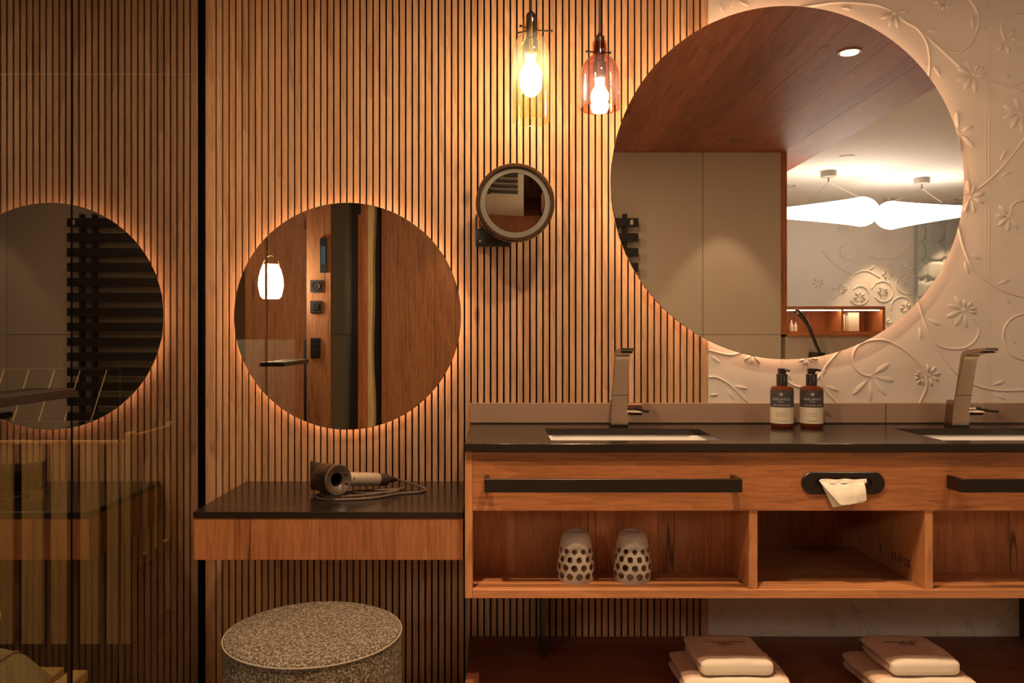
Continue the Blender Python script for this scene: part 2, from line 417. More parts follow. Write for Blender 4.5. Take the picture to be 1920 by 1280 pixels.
def relief(parent, mp, nrm, stems, leaves, flowers, s=1.0, h=1.0):
    for st in stems:
        pts = catmull([mp(*p) for p in st], 6)
        bm = BM(); tube(bm, pts, 0.0042 * s, 8, up=nrm)
        obj('stem', bm, M_plaster, parent)
    for a, b in leaves:
        a, b = mp(*a), mp(*b)
        relief_piece('leaf', ME_LEAF, a, b, (b - a).length * 0.30, 0.0065 * s * h, nrm, parent)
    for c, tips in flowers:
        cc = mp(*c)
        bm = BM(); lathe(bm, [(0.0075 * s, -0.001), (0.006 * s, 0.002 * s), (0, 0.0032 * s)], axis_m(cc, nrm), 10)
        fl = obj('flower', bm, M_plaster, parent)
        for tp in tips:
            tt = mp(*tp); d = (tt - cc)
            a = cc + d * 0.12
            relief_piece('petal', ME_PETAL, a, tt, min(0.019 * s, (tt - a).length * 0.34), 0.0085 * s * h, nrm, fl)
STEMS = [
 [(1500, 14), (1525, 10), (1574, 4), (1639, 8), (1672, 19)],
 [(1682, 28), (1701, 42), (1720, 53), (1736, 75), (1743, 103), (1742, 141), (1736, 165)],
 [(1723, 55), (1745, 75), (1770, 97), (1800, 125)],
 [(1770, 94), (1789, 99), (1807, 94), (1823, 77), (1834, 50), (1834, 25), (1820, 0), (1800, -20)],
 [(1850, 153), (1870, 159), (1892, 162), (1920, 153), (1955, 130)],
 [(1945, 40), (1920, 29), (1901, 30), (1884, 41), (1878, 56), (1884, 73)],
 [(1950, 215), (1920, 261), (1901, 287), (1876, 317), (1851, 341), (1826, 358), (1806, 364)],
 [(1796, 420), (1799, 434), (1807, 464), (1820, 496), (1839, 517), (1864, 535), (1895, 550), (1940, 560)],
 [(1896, 402), (1898, 386), (1910, 377), (1930, 374)],
 [(1714, 545), (1722, 567), (1731, 596), (1745, 630), (1761, 658), (1779, 683), (1801, 705), (1830, 722), (1861, 730), (1889, 732), (1940, 730)],
 [(1748, 636), (1764, 649), (1789, 654), (1814, 650), (1832, 633), (1836, 614), (1826, 597)],
 [(1631, 705), (1616, 701), (1603, 687), (1599, 669), (1607, 650), (1624, 640), (1641, 637), (1664, 639), (1695, 655), (1720, 677), (1736, 702), (1737, 727), (1724, 757)],
 [(1940, 584), (1920, 588), (1898, 596), (1884, 614), (1882, 639), (1895, 663), (1920, 674), (1945, 672)],
 [(1329, 656), (1351, 662), (1372, 665), (1392, 660)],
 [(1329, 707), (1343, 707), (1362, 716), (1378, 729), (1401, 752)],
 [(1466, 672), (1464, 690), (1470, 706), (1480, 717), (1493, 724), (1512, 725), (1528, 715), (1541, 698), (1553, 681), (1575, 656)],
 [(1548, 692), (1541, 704), (1543, 717), (1551, 735), (1570, 755)],
 [(1408, 1200), (1411, 1190), (1419, 1165), (1436, 1139), (1453, 1118)],
 [(1422, 1188), (1445, 1179), (1472, 1181), (1504, 1194)],
 [(1590, 1118), (1613, 1151), (1634, 1194)], [(1604, 1141), (1625, 1145), (1645, 1138), (1656, 1122)],
 [(1756, 1194), (1763, 1167), (1780, 1142), (1813, 1127)], [(1334, 1172), (1352, 1150), (1376, 1122)], [(1822, 1172), (1826, 1186), (1820, 1200)],
]
LEAVES = [((1736, 56), (1758, 59)), ((1750, 123), (1764, 144)), ((1730, 126), (1739, 118)), ((1823, 28), (1825, 53)), ((1836, 62), (1852, 48)),
 ((1876, 150), (1898, 140)), ((1897, 167), (1922, 171)), ((1876, 302), (1889, 278)), ((1873, 333), (1898, 320)),
 ((1817, 477), (1841, 486)), ((1809, 489), (1816, 515)), ((1870, 533), (1896, 523)), ((1878, 553), (1897, 570)),
 ((1737, 597), (1765, 611)), ((1725, 611), (1727, 639)), ((1861, 722), (1886, 713)), ((1865, 738), (1888, 750)), ((1889, 628), (1908, 646)),
 ((1330, 665), (1352, 681)), ((1376, 723), (1403, 729)), ((1363, 728), (1376, 751)), ((1329, 741), (1348, 739)), ((1475, 690), (1483, 715)),
 ((1548, 723), (1574, 733)), ((1578, 14), (1597, 18)), ((1370, 14), (1377, -6)), ((1386, 2), (1404, 11)), ((1349, 5), (1356, 24)), ((1338, 1169), (1352, 1161)), ((1424, 1146), (1428, 1126)),
 ((1612, 1188), (1614, 1168)), ((1626, 1167), (1646, 1180)), ((1668, 1126), (1675, 1144))]
FLOWERS = [
 ((1679, 23), [(1705, 22), (1697, 41), (1684, 54), (1666, 51), (1650, 35)]),
 ((1768, 3), [(1785, 8), (1778, 17), (1768, 20), (1759, 17), (1752, 5), (1760, -8), (1775, -10)]),
 ((1827, 138), [(1809, 111), (1793, 127), (1791, 152), (1807, 169), (1829, 174), (1835, 118), (1847, 124), (1851, 135), (1846, 147)]),
 ((1886, 75), [(1870, 98), (1892, 102), (1909, 92), (1917, 73), (1905, 53)]),
 ((1915, 212), [(1903, 181), (1880, 196), (1879, 221), (1895, 242), (1918, 250), (1936, 200)]),
 ((1797, 248), [(1794, 207), (1826, 235), (1828, 277), (1800, 290)]),
 ((1819, 370), [(1814, 336), (1828, 345), (1848, 361), (1847, 381), (1828, 399), (1808, 398)]),
 ((1893, 405), [(1873, 384), (1865, 404), (1871, 424), (1889, 435), (1910, 430)]),
 ((1809, 581), [(1790, 553), (1775, 570), (1774, 594), (1790, 612), (1811, 616), (1808, 560), (1823, 564), (1833, 576), (1833, 587)]),
 ((1633, 705), [(1669, 680), (1678, 714), (1663, 743), (1631, 754), (1598, 741)]),
 ((1728, 705), [(1720, 693), (1714, 701), (1715, 710), (1720, 720), (1730, 722)]),
 ((1742, 703), [(1739, 681), (1755, 686), (1765, 699), (1762, 714), (1748, 725)]),
 ((1412, 664), [(1395, 675), (1410, 683), (1426, 682)]),
 ((1513, 671), [(1498, 677), (1506, 684), (1515, 685), (1524, 678), (1536, 673)]),
 ((1557, 1163), [(1553, 1146), (1564, 1148), (1573, 1160), (1570, 1174), (1556, 1178), (1542, 1175), (1537, 1163), (1543, 1150)]),
 ((1816, 1175), [(1797, 1172), (1806, 1158), (1817, 1153), (1829, 1162), (1834, 1180), (1800, 1190)]),
 ((1886, 1160), [(1874, 1130), (1893, 1127), (1911, 1140), (1862, 1150), (1858, 1177)]),
]
wall_map = lambda px, py: Vector(((px - VX) * WY / F, WY + 0.0025, CZ - (py - VY) * WY / F))
relief(wf, wall_map, (0, -1, 0), STEMS, LEAVES, FLOWERS)
o = obj('joint', bx(1.5330, 1.5345, WY + 0.0012, WY + 0.0035, 0.2, CEIL), M_plaster, wf)
o = obj('joint', bx(1.5420, 1.5440, WY + 0.0010, WY + 0.0035, 0.2, CEIL), M_plaster, wf)
# --- tile upstand above the worktop
z_s0, z_s1 = 0.8675, 0.932
us = thing('trim_1', 'low beige tile upstand running along the back of the black worktop', 'upstand', (0, WY, 0.87), kind='structure')
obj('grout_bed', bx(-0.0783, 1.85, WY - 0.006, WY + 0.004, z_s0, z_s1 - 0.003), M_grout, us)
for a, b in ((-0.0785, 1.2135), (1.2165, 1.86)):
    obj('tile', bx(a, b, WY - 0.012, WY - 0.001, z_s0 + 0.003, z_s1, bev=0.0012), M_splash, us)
# --- ceiling
ce = obj('ceiling', bx(-3.0, 2.122, -2.6, 3.6, CEIL + 0.010, CEIL + 0.06), M_backing)
props(ce, 'dark oak plank ceiling over the bathroom', 'ceiling', kind='structure')
pw = 0.256; i = 0; x = 2.122
while x > -1.3:
    y = WY + 0.5 - random.uniform(0.3, 1.6)
    cuts = [WY]
    while y > -2.5: cuts.append(y); y -= random.uniform(1.1, 2.0)
    cuts.append(-2.6)
    for a, b in zip(cuts[:-1], cuts[1:]):
        if a - b > 0.02:
            obj('plank', bx(x - pw + 0.0005, x - 0.0005, b + 0.0005, a - 0.0005, CEIL + random.uniform(0, 0.0008), CEIL + 0.0098, bev=0.0005), M_ceil, ce)
    x -= pw
cw = obj('trim_2', bx(2.122, 5.2, -2.6, WY + 0.06, CEIL + 0.004, CEIL + 0.05), M_white)
props(cw, 'smooth white bedroom ceiling beyond the wooden one', 'ceiling', kind='structure')
fl = obj('floor', bx(-0.918, 5.2, -2.6, 3.6, -0.05, 0), M_tile)
props(fl, 'beige stone floor of the bathroom', 'floor', kind='structure')
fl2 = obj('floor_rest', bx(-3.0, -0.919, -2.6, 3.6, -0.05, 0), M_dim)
props(fl2, 'floor of the resting room behind the glass, unlit darkness put into its colour', 'floor', kind='structure')
# --- wall behind the photographer: tiles, then half wall towards the bedroom
wt = obj('wall_tile', bx(0.12, 1.859, RY - 0.10, RY - 0.008, 0, CEIL), M_grout)
props(wt, 'large beige tiled wall facing the vanity', 'wall', kind='structure')
for xa, xb in ((0.12, 0.149), (0.149, 1.349), (1.349, 1.859)):
    for za, zb in ((0, 1.15), (1.15, CEIL)):
        obj('tile', bx(xa + 0.0015, xb - 0.0015, RY - 0.0085, RY, za + 0.0015, zb - 0.0015, bev=0.001), M_tile, wt)
jb = obj('trim_3', bx(1.859, 1.894, RY - 0.30, RY + 0.006, 1.15, CEIL, bev=0.001), M_jamb)
props(jb, 'oak jamb at the end of the tiled wall', 'jamb', kind='structure')
hw = obj('wall_half', bx(1.859, 3.6, RY - 0.30, RY - 0.008, 0, 1.135), M_grout)
props(hw, 'half-height tiled wall carrying the lit oak niche', 'wall', kind='structure')
for xa, xb in ((1.884, 3.084), (3.084, 3.6)):
    obj('tile', bx(xa + 0.0015, xb - 0.0015, RY - 0.0085, RY, 0, 1.135, bev=0.001), M_tile, hw)
obj('sill_board', bx(1.894, 3.6, RY - 0.32, RY + 0.012, 1.1355, 1.157, bev=0.001), M_edgex, hw)
# wooden wall to the left of the tiles (seen in the smaller round mirror)
ww = obj('wall_wood', bx(-0.742, -0.20, RY - 0.10, RY - 0.012, 0, CEIL), M_backing)
props(ww, 'rustic plank wall facing the dressing table', 'wall', kind='structure')
for xa, xb in ((-0.742, -0.60), (-0.60, -0.395), (-0.395, -0.20)):
    obj('plank', bx(xa + 0.0006, xb - 0.0006, RY - 0.0122, RY + random.uniform(-0.001, 0.001), 0, CEIL, bev=0.001), M_panel, ww)
wc = obj('wall_passage', bx(-0.205, 0.125, YB - 0.05, YB, 0, CEIL), M_panel)
props(wc, 'wood end wall of the passage between planks and tiles', 'wall', kind='structure')
d1 = thing('door_1', 'dark framed doorway with a live-edge oak jamb beside the plank wall', 'doorway', (-0.84, RY, 0), kind='structure')
obj('black_frame', bx(-0.933, -0.8916, RY - 0.06, RY + 0.02, 0, 2.02), M_black, d1)
obj('hinge', bx(-0.90, -0.872, RY - 0.03, RY + 0.03, 1.93, 2.0, bev=0.002), M_black, d1)
obj('post', bx(-0.8912, -0.829, RY - 0.06, RY + 0.012, 0, CEIL), M_jamb, d1)
bm = BM(); n = 26
prev = None
for k in range(n + 1):
    z = 2.0 * k / n; wob = 0.010 * math.sin(z * 4.1) + 0.006 * math.sin(z * 9.7 + 1)
    q = [bm.verts.new(v) for v in ((-0.828, RY - 0.05, z), (-0.828, RY + 0.012, z), (-0.795 + wob * 0.6, RY + 0.012, z), (-0.788 + wob * 0.6, RY - 0.05, z))]
    if prev:
        for j in range(4): bm.faces.new([prev[j], prev[(j + 1) % 4], q[(j + 1) % 4], q[j]])
    else: bm.faces.new(q[::-1])
    prev = q
bm.faces.new(prev); bmesh.ops.recalc_face_normals(bm, faces=bm.faces)
obj('live_edge_board', bm, M_pale, d1)
obj('dark_recess', bx(-0.829, -0.742, RY - 0.12, RY - 0.09, 0, CEIL), M_blackm, d1)
obj('lintel_board', bx(-0.829, -0.742, RY - 0.05, RY - 0.003, 2.005, CEIL), M_jamb, d1)
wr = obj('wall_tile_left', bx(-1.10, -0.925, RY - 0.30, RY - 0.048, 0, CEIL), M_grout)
props(wr, 'grey-green tile strip beside the doorway, shade put into its colour', 'wall', kind='structure')
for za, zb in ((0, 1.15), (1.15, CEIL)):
    obj('tile', bx(-1.0705, -0.9345, RY - 0.0485, RY - 0.04, za + 0.0015, zb - 0.0015, bev=0.001), M_olive_shade, wr)
wsx = obj('wall_switch', bx(-1.228, -1.072, RY - 0.30, RY, 0, CEIL), M_panel)
props(wsx, 'narrow plank pier carrying the switches', 'wall', kind='structure')
wq = obj('wall_rest', bx(-3.0, -1.10, -1.70, -1.60, 0, CEIL), M_panel)
props(wq, 'plank wall behind the resting corner', 'wall', kind='structure')
so = obj('trim_4', bx(-3.0, -1.228, -1.6, -0.75, 2.02, CEIL - 0.002), M_ceil)
props(so, 'lowered wood soffit above the resting corner', 'soffit', kind='structure')
wrs = obj('wall_rest_side', bx(-1.228, -1.10, -1.60, RY - 0.30, 0, CEIL), M_panel)
props(wrs, 'side wall of the resting corner', 'wall', kind='structure')
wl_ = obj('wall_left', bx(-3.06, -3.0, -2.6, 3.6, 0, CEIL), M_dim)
props(wl_, 'wood far wall of the resting room, unlit darkness put into its colour', 'wall', kind='structure')
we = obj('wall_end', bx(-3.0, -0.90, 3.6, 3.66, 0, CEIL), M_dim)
props(we, 'wood end wall behind the glass, unlit darkness put into its colour', 'wall', kind='structure')
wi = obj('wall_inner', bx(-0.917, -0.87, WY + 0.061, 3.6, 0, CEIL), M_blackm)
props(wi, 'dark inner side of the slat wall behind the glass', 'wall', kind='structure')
# bedroom shell
wb = obj('wall_bedroom', bx(0.12, 5.2, YB - 0.06, YB, 0, CEIL), M_plaster)
props(wb, 'cream bedroom wall with raised vine ornament seen in the large mirror', 'wall', kind='structure')
wp = obj('wall_passage_side', bx(1.80, 1.86, YB, RY - 0.101, 0, CEIL), M_tile)
props(wp, 'rear side of the tiled bathroom core', 'wall', kind='structure')
wx = obj('wall_far_right', bx(5.2, 5.26, -2.6, WY + 0.06, 0, CEIL), M_plaster)
props(wx, 'far bedroom side wall out of view', 'wall', kind='structure')
wz = obj('wall_rear', bx(-1.1, 0.12, YB - 0.12, YB - 0.06, 0, CEIL), M_panel)
props(wz, 'rear wall closing the passage', 'wall', kind='structure')
# ornament on the bedroom wall: motifs at points seen in the mirror
DV = 2 * 2.414 - YB
bed_map = lambda px, py: Vector(((px - VX) * DV / F, YB + 0.001, CZ - (py - VY) * DV / F))
def star(cx, cy, r, n=7, a0=0.3):
    return ((cx, cy), [(cx + r * math.cos(a0 + 2 * PI * k / n), cy + r * math.sin(a0 + 2 * PI * k / n)) for k in range(n)])
def curl(cx, cy, r, a0, a1, n=9):
    return [(cx + r * (1 - 0.25 * k / n) * math.cos(a0 + (a1 - a0) * k / n), cy + r * (1 - 0.25 * k / n) * math.sin(a0 + (a1 - a0) * k / n)) for k in range(n + 1)]
relief(wb, bed_map, (0, 1, 0),
 [curl(1655, 548, 22, -2.8, 2.6), curl(1612, 552, 20, 2.6, -2.4), curl(1692, 576, 22, 3.0, 7.5), [(1560, 560), (1585, 540), (1600, 515), (1625, 508), (1650, 520)],
  [(1700, 500), (1680, 530), (1690, 548), (1712, 552)], [(1540, 470), (1570, 500), (1600, 515)], [(1630, 480), (1660, 485), (1690, 478), (1712, 455)], curl(1590, 470, 18, 0, 4.6)],
 [((1600, 510), (1612, 498)), ((1630, 506), (1642, 496)), ((1560, 545), (1572, 533)), ((1690, 535), (1702, 530)), ((1660, 500), (1668, 490))],
 [star(1700, 508, 17, 9), star(1664, 512, 11, 7), star(1578, 540, 11, 7), star(1655, 545, 10, 7), star(1698, 576, 11, 7), star(1612, 556, 12, 7), star(1660, 608, 14, 9), star(1580, 430, 13, 8), star(1535, 530, 12, 7), star(1655, 445, 14, 8)], 1.6, 1.2)

# ================================================================= GLASS PARTITION
GX = -0.918
gp = obj('trim_5', bx(GX - 0.006, -0.9066, WY - 0.022, WY + 0.010, 0, CEIL), M_void)
props(gp, 'black wall channel where the glass meets the slats', 'profile', kind='structure')
g1 = thing('glass_partition', 'fixed tall bronze-tinted glass pane standing against the black wall channel', 'glass pane', (GX, 2.07, 0))
obj('pane', bx(GX - 0.004, GX + 0.004, 1.6945, WY - 0.0215, 0.0, CEIL), M_pane, g1, smooth=False)
obj('gasket', bx(GX - 0.0045, GX + 0.0045, 1.688, 1.694, 0.0, CEIL), M_void, g1, 'black vertical gasket strip')
g2 = thing('glass_door', 'bronze-tinted glass door with a flat bronze shelf handle, left of the black gasket', 'glass door', (GX, 1.38, 0))
obj('pane', bx(GX - 0.004, GX + 0.004, 1.09, 1.6875, 0.004, CEIL - 0.004), M_pane, g2, smooth=False)
obj('edge_seal', bx(GX - 0.003, GX + 0.003, 1.084, 1.0898, 0.004, CEIL - 0.004), M_brass, g2)
bm = BM(); box(bm, GX + 0.0042, -0.865, 1.19, 1.618, 1.015, 1.033, bev=0.0015); obj('door_handle', bm, M_bronze, g2)
bm = BM(); box(bm, -0.970, GX - 0.0042, 1.19, 1.618, 1.015, 1.033, bev=0.0015); obj('door_handle', bm, M_bronze, g2)

# ================================================================= ROUND MIRRORS
def round_mirror(px, py, rpx, label):
    Y = 2.414; c = P(px, py, Y); r = rpx * Y / F
    t = thing('round_mirror', label, 'mirror', (c.x, WY, c.z), 'backlit round mirrors')
    M = axis_m((c.x, Y, c.z), (0, 1, 0))
    obj('mirror_glass', lathe(BM(), [(0, 0), (r - 0.0012, 0), (r, 0.0012), (r, 0.005), (0, 0.005)], M, 128), M_mirror, t, ang=0.3)
    obj('backing', lathe(BM(), [(0, 0.0052), (r * 0.90, 0.0052), (r * 0.90, 0.0345), (0, 0.0345)], M, 96), M_blackm, t)
    obj('led_strip', lathe(BM(), [(r * 0.903, 0.010), (r * 0.903 + 0.004, 0.010), (r * 0.903 + 0.004, 0.024), (r * 0.903, 0.024)], M, 96, close=True), M_led, t)
    return t
round_mirror(651.5, 592.5, 213, 'smaller backlit round mirror above the dressing table')
round_mirror(1476.5, 342, 331.5, 'large backlit round mirror above the worktop, half over slats and half over plaster')

# ================================================================= LIGHTS IN THE CEILINGS
def downlight(x, y, zc, label, W, ang=62, blend=0.35, grp='recessed downlights', col=WARM2, fill=0.0):
    t = thing('downlight', label, 'ceiling light', (x, y, zc), grp)
    M = T(x, y, zc)
    obj('bezel', lathe(BM(), [(0.036, 0.004), (0.036, -0.002), (0.047, -0.003), (0.048, 0.004)], M, 28, close=True), M_steel, t)
    obj('lens', lathe(BM(), [(0, 0.0005), (0.0355, 0.0005), (0.0355, 0.004), (0, 0.004)], M, 24), M_lens, t)
    L = bpy.data.lights.new('spot', 'SPOT'); L.energy = W; L.color = col; L.spot_size = math.radians(ang); L.spot_blend = blend; L.shadow_soft_size = 0.012
    lo = bpy.data.objects.new('spot', L); COL.objects.link(lo); lo.parent = t; lo.location = (0, 0, -0.016)
    if fill:  # added area light lifting the general brightness, no fixture of its own
        L = bpy.data.lights.new('added_fill', 'AREA'); L.shape = 'DISK'; L.size = 0.07; L.energy = fill; L.color = col
        lo = bpy.data.objects.new('added_fill', L); COL.objects.link(lo); lo.parent = t; lo.location = (0, 0, -0.0035)
    return t
downlight(1.494, 1.52, CEIL, 'round recessed downlight in the oak ceiling nearest the vanity on the right', SPOT_W, fill=FILL_W * 0.25)
downlight(1.474, 0.033, CEIL, 'round recessed downlight in the oak ceiling close to the tiled wall', SPOT_W * 0.30)
downlight(0.35, 1.45, CEIL, 'round recessed downlight in the oak ceiling before the left washbasin', SPOT_W, fill=FILL_W)
downlight(-0.30, 1.25, CEIL, 'round recessed downlight in the oak ceiling before the dressing table', SPOT_W, fill=FILL_W)
downlight(-0.20, 0.05, CEIL, 'round recessed downlight in the oak ceiling before the plank wall', SPOT_W * 0.30)
downlight(-1.75, 2.65, CEIL, 'round recessed downlight over the slatted bench behind the glass', SPOT_W * 0.9)
downlight(2.348, -0.41, CEIL + 0.004, 'round recessed downlight in the white ceiling above the niche', BED_SPOT_W * 0.3)
downlight(2.355, -1.45, CEIL + 0.004, 'round recessed downlight in the white ceiling at the jamb', BED_SPOT_W * 0.3)
downlight(3.46, -2.06, CEIL + 0.004, 'round recessed downlight in the white ceiling washing the ornamented wall', BED_SPOT_W)
downlight(4.08, -2.04, CEIL + 0.004, 'round recessed downlight in the white ceiling before the tufted headboard', BED_SPOT_W)

# ================================================================= VANITY
YF = 2.0
CT = 0.8675
wk = obj('worktop', plate(BM(), [-0.0784, 0.146, 0.596, 1.173, 1.623, 1.78], [1.987, 2.054, 2.3155, WY - 0.0122], {(1, 1), (3, 1)}, CT - 0.020, CT), M_stone)
props(wk, 'long black stone worktop with two cut-out basins on the oak vanity', 'worktop')
bmod = wk.modifiers.new('bevel', 'BEVEL'); bmod.width = 0.0015; bmod.segments = 2; bmod.limit_method = 'ANGLE'
def basin(x0, x1, label):
    y0, y1, zt, zb = 2.048, 2.3215, CT - 0.0203, CT - 0.135
    t = thing('washbasin', label, 'washbasin', ((x0 + x1) / 2, 2.18, zb), 'undermount washbasins')
    bm = BM()
    def ring(d, z, n=6, rad=0.03):
        vs = []
        for cx, cy, a in ((x1 - d - rad, y1 - d - rad, 0), (x0 + d + rad, y1 - d - rad, PI / 2), (x0 + d + rad, y0 + d + rad, PI), (x1 - d - rad, y0 + d + rad, 1.5 * PI)):
            for k in range(n + 1):
                b = a + PI / 2 * k / n; vs.append(bm.verts.new((cx + rad * math.cos(b), cy + rad * math.sin(b), z)))
        return vs
    rs = [ring(-0.020, zt), ring(0.0, zt), ring(0.004, zt - 0.01), ring(0.022, zb + 0.03), ring(0.05, zb + 0.012), ring(0.12, zb + 0.008)]
    outer = [ring(0.0, zt - 0.014, rad=0.035), ring(0.03, zb, rad=0.035)]
    for a, b in list(zip(rs[:-1], rs[1:])) + [(outer[0], rs[0]), (outer[1], outer[0])]:
        for k in range(len(a)):
            bm.faces.new([a[k], a[(k + 1) % len(a)], b[(k + 1) % len(a)], b[k]])
    bm.faces.new(rs[-1]); bm.faces.new(outer[-1])
    bmesh.ops.recalc_face_normals(bm, faces=bm.faces)
    obj('bowl', bm, M_ceramic, t, ang=0.9)
    obj('drain', lathe(BM(), [(0, 0.003), (0.022, 0.003), (0.026, 0), (0.026, -0.002)], T((x0 + x1) / 2, 2.19, zb + 0.008), 24), M_chrome, t, 'chrome drain')
basin(0.146, 0.596, 'white rectangular undermount washbasin sunk in the worktop near the slat wall')
basin(1.173, 1.623, 'white rectangular undermount washbasin sunk in the worktop beyond the two pump bottles')

va = thing('vanity_cabinet', 'long wall-hung oak vanity with drawers, tissue slot and open compartments', 'cabinet', (0.8, WY, 0.47))
zt_, zd, zb0, zb1 = CT - 0.0205, 0.695, 0.4715, 0.4937
XR = 1.78
obj('side_panel', bx(-0.0780, -0.0585, YF, WY - 0.013, zb0, zt_, bev=0.001), M_edge, va)
obj('shelf_board', bx(-0.0583, XR, YF, WY - 0.014, zb0, zb1, bev=0.001), M_edgex, va)
def drawer(x0, x1, hx0, hx1):
    d = obj('drawer', bx(x0, x1, YF + 0.001, YF + 0.021, zd, zt_ - 0.003, bev=0.0001), M_vfront, va)
    if hx0 is not None:
        bm = BM(); y = 1.94
        box(bm, hx0, hx1, y, y + 0.012, 0.753, 0.786, bev=0.0008)
        h0 = (hx0, hx0 + 0.012); h1 = (hx1 - 0.012, hx1)
        for a, b in (h0, h1): box(bm, a, b, y + 0.0121, YF + 0.0012, 0.753, 0.786)
        obj('handle', bm, M_bronze, d, 'dark bronze bar handle')
    return d
drawer(-0.0580, 0.65775, -0.0277, 0.611)
dm = drawer(0.6579, 1.1077, None, None)
drawer(1.10785, XR, 1.152, 1.72)
# tissue slot plate (stadium with a stadium hole) on the middle front
def stadium(cx, cz, hw, hr, n=14):
    pts = []
    for k in range(n + 1): a = -PI / 2 + PI * k / n; pts.append((cx + hw - hr + hr * math.cos(a), cz + hr * math.sin(a)))
    for k in range(n + 1): a = PI / 2 + PI * k / n; pts.append((cx - hw + hr + hr * math.cos(a), cz + hr * math.sin(a)))
    return pts
cx, cz = 0.8860, 0.7655
bm = BM(); o1 = stadium(cx, cz, 0.106, 0.0287); o2 = stadium(cx, cz, 0.0735, 0.0135); n = len(o1)
def loop(pts, y): return [bm.verts.new((x, y, z)) for x, z in pts]
oo = stadium(cx, cz, 0.104, 0.0267)
A = loop(o1, YF + 0.0009); B = loop(o1, YF - 0.0025); B2 = loop(oo, YF - 0.0045); C_ = loop(o2, YF - 0.0045); D = loop(o2, YF + 0.0005); E = loop(o2, YF + 0.0009)
for a, b in ((A, B), (B, B2), (B2, C_), (C_, D)):
    for k in range(n): bm.faces.new([a[k], a[(k + 1) % n], b[(k + 1) % n], b[k]])
bm.faces.new(D)
bmesh.ops.recalc_face_normals(bm, faces=bm.faces)
obj('tissue_slot', bm, M_bronze, dm, 'dark bronze oval tissue slot plate')
for x0_, x1_ in ((0.6485, 0.6700), (1.0975, 1.1185)):
    d = obj('divider', bx(x0_, x1_, YF + 0.004, WY - 0.02, zb1 + 0.0002, zd - 0.0002, bev=0.0008), M_edge, va)
    DIV = d
obj('back_panel', bx(-0.0583, 0.6483, 2.142, 2.154, zb1 + 0.0002, zd - 0.0002), M_vert, va)
obj('back_panel', bx(0.6702, 1.0973, 2.4187, 2.43, zb1 + 0.0002, zd - 0.0002), M_vert, va)
obj('back_panel', bx(1.1187, XR, 2.142, 2.154, zb1 + 0.0002, zd - 0.0002), M_vert, va)
obj('deck_board', bx(-0.0583, 0.6483, YF + 0.0215, 2.30, zd + 0.002, zd + 0.012), M_vert, va)
obj('deck_board', bx(1.1187, XR, YF + 0.0215, 2.30, zd + 0.002, zd + 0.012), M_vert, va)
# branded mark on the inner side of the divider beside the deep compartment
def text_mesh(txt, size, extrude=0.0002, spacing=1.0):
    cu = bpy.data.curves.new('txt', 'FONT'); cu.body = txt; cu.size = size; cu.align_x = 'CENTER'; cu.extrude = extrude; cu.space_character = spacing
    cu.resolution_u = 2
    ob = bpy.data.objects.new('txt', cu); COL.objects.link(ob)
    dg = bpy.context.evaluated_depsgraph_get(); dg.update()
    me = bpy.data.meshes.new_from_object(ob.evaluated_get(dg))
    bpy.data.objects.remove(ob); bpy.data.curves.remove(cu)
    bm = BM(); bm.from_mesh(me); bpy.data.meshes.remove(me); return bm
for txt, yc in (('2', 2.235), ('15.0155', 2.125)):
    bm = text_mesh(txt, 0.032)
    for v in bm.verts: v.co = Vector((1.0973 - 0.0001 - v.co.z * 0.3, yc - v.co.x, 0.525 + v.co.y))
    obj('branded_mark', bm, M_darkbrand, va, 'burnt number mark on the divider', smooth=False)

# tissue hanging out of the slot
t = thing('tissue', 'cream paper tissue hanging out of the bronze slot', 'tissue', (0.885, YF - 0.01, 0.74))
bm = BM(); N, Mr = 22, 16
outl = lambda u: (0.8335 + (0.9465 - 0.8335) * u + 0.004 * math.sin(u * 7))
rows = []
TP = lambda px, py: ((px - VX) * 1.985 / F, CZ - (py - VY) * 1.985 / F)
top = [(1538, 901), (1552, 904), (1566, 907), (1575, 905), (1583, 908), (1592, 904), (1603, 906), (1612, 904), (1622, 902)]
bot = [(1571, 943), (1577, 945), (1583, 945), (1590, 945), (1597, 944), (1604, 943), (1611, 940), (1618, 938), (1624, 937)]
def lerp_list(L, u):
    f = u * (len(L) - 1); i = min(int(f), len(L) - 2); g = f - i
    return (L[i][0] * (1 - g) + L[i + 1][0] * g, L[i][1] * (1 - g) + L[i + 1][1] * g)
for j in range(Mr + 1):
    vv = j / Mr; row = []
    for i in range(N + 1):
        u = i / N; a = lerp_list(top, u); b = lerp_list(bot, u)
        x, z = TP(a[0] + (b[0] - a[0]) * vv ** 1.15, a[1] + (b[1] - a[1]) * vv)
        y = YF - 0.0075 - 0.012 * math.sin(min(1, vv * 1.3) * PI * 0.55) - 0.0028 * math.sin(u * 15 + vv * 2) * (1 - vv * 0.8) - 0.003 * math.sin(u * 5 + 1) * vv
        if vv < 0.1: y = YF - 0.0055 - (vv / 0.1) * 0.004
        row.append(bm.verts.new((x, y, z)))
    rows.append(row)
for j in range(Mr):
    for i in range(N): bm.faces.new([rows[j][i], rows[j][i + 1], rows[j + 1][i + 1], rows[j + 1][i]])
obj('sheet', bm, M_paper, t, ang=1.2)
bm = BM()
def tq(pts, y):
    vs = [bm.verts.new((TP(a, b)[0], yy, TP(a, b)[1])) for (a, b), yy in zip(pts, y)]
    bm.faces.new(vs)
tq([(1540, 903), (1552, 916), (1574, 944), (1588, 948), (1564, 952)], [YF - 0.006, YF - 0.0065, YF - 0.0085, YF - 0.009, YF - 0.0085])
tq([(1588, 944), (1624, 936), (1623, 942), (1606, 945)], [YF - 0.0100] * 4)
obj('under_fold', bm, M_paper, t, smooth=False)
bm = BM(); rows = []
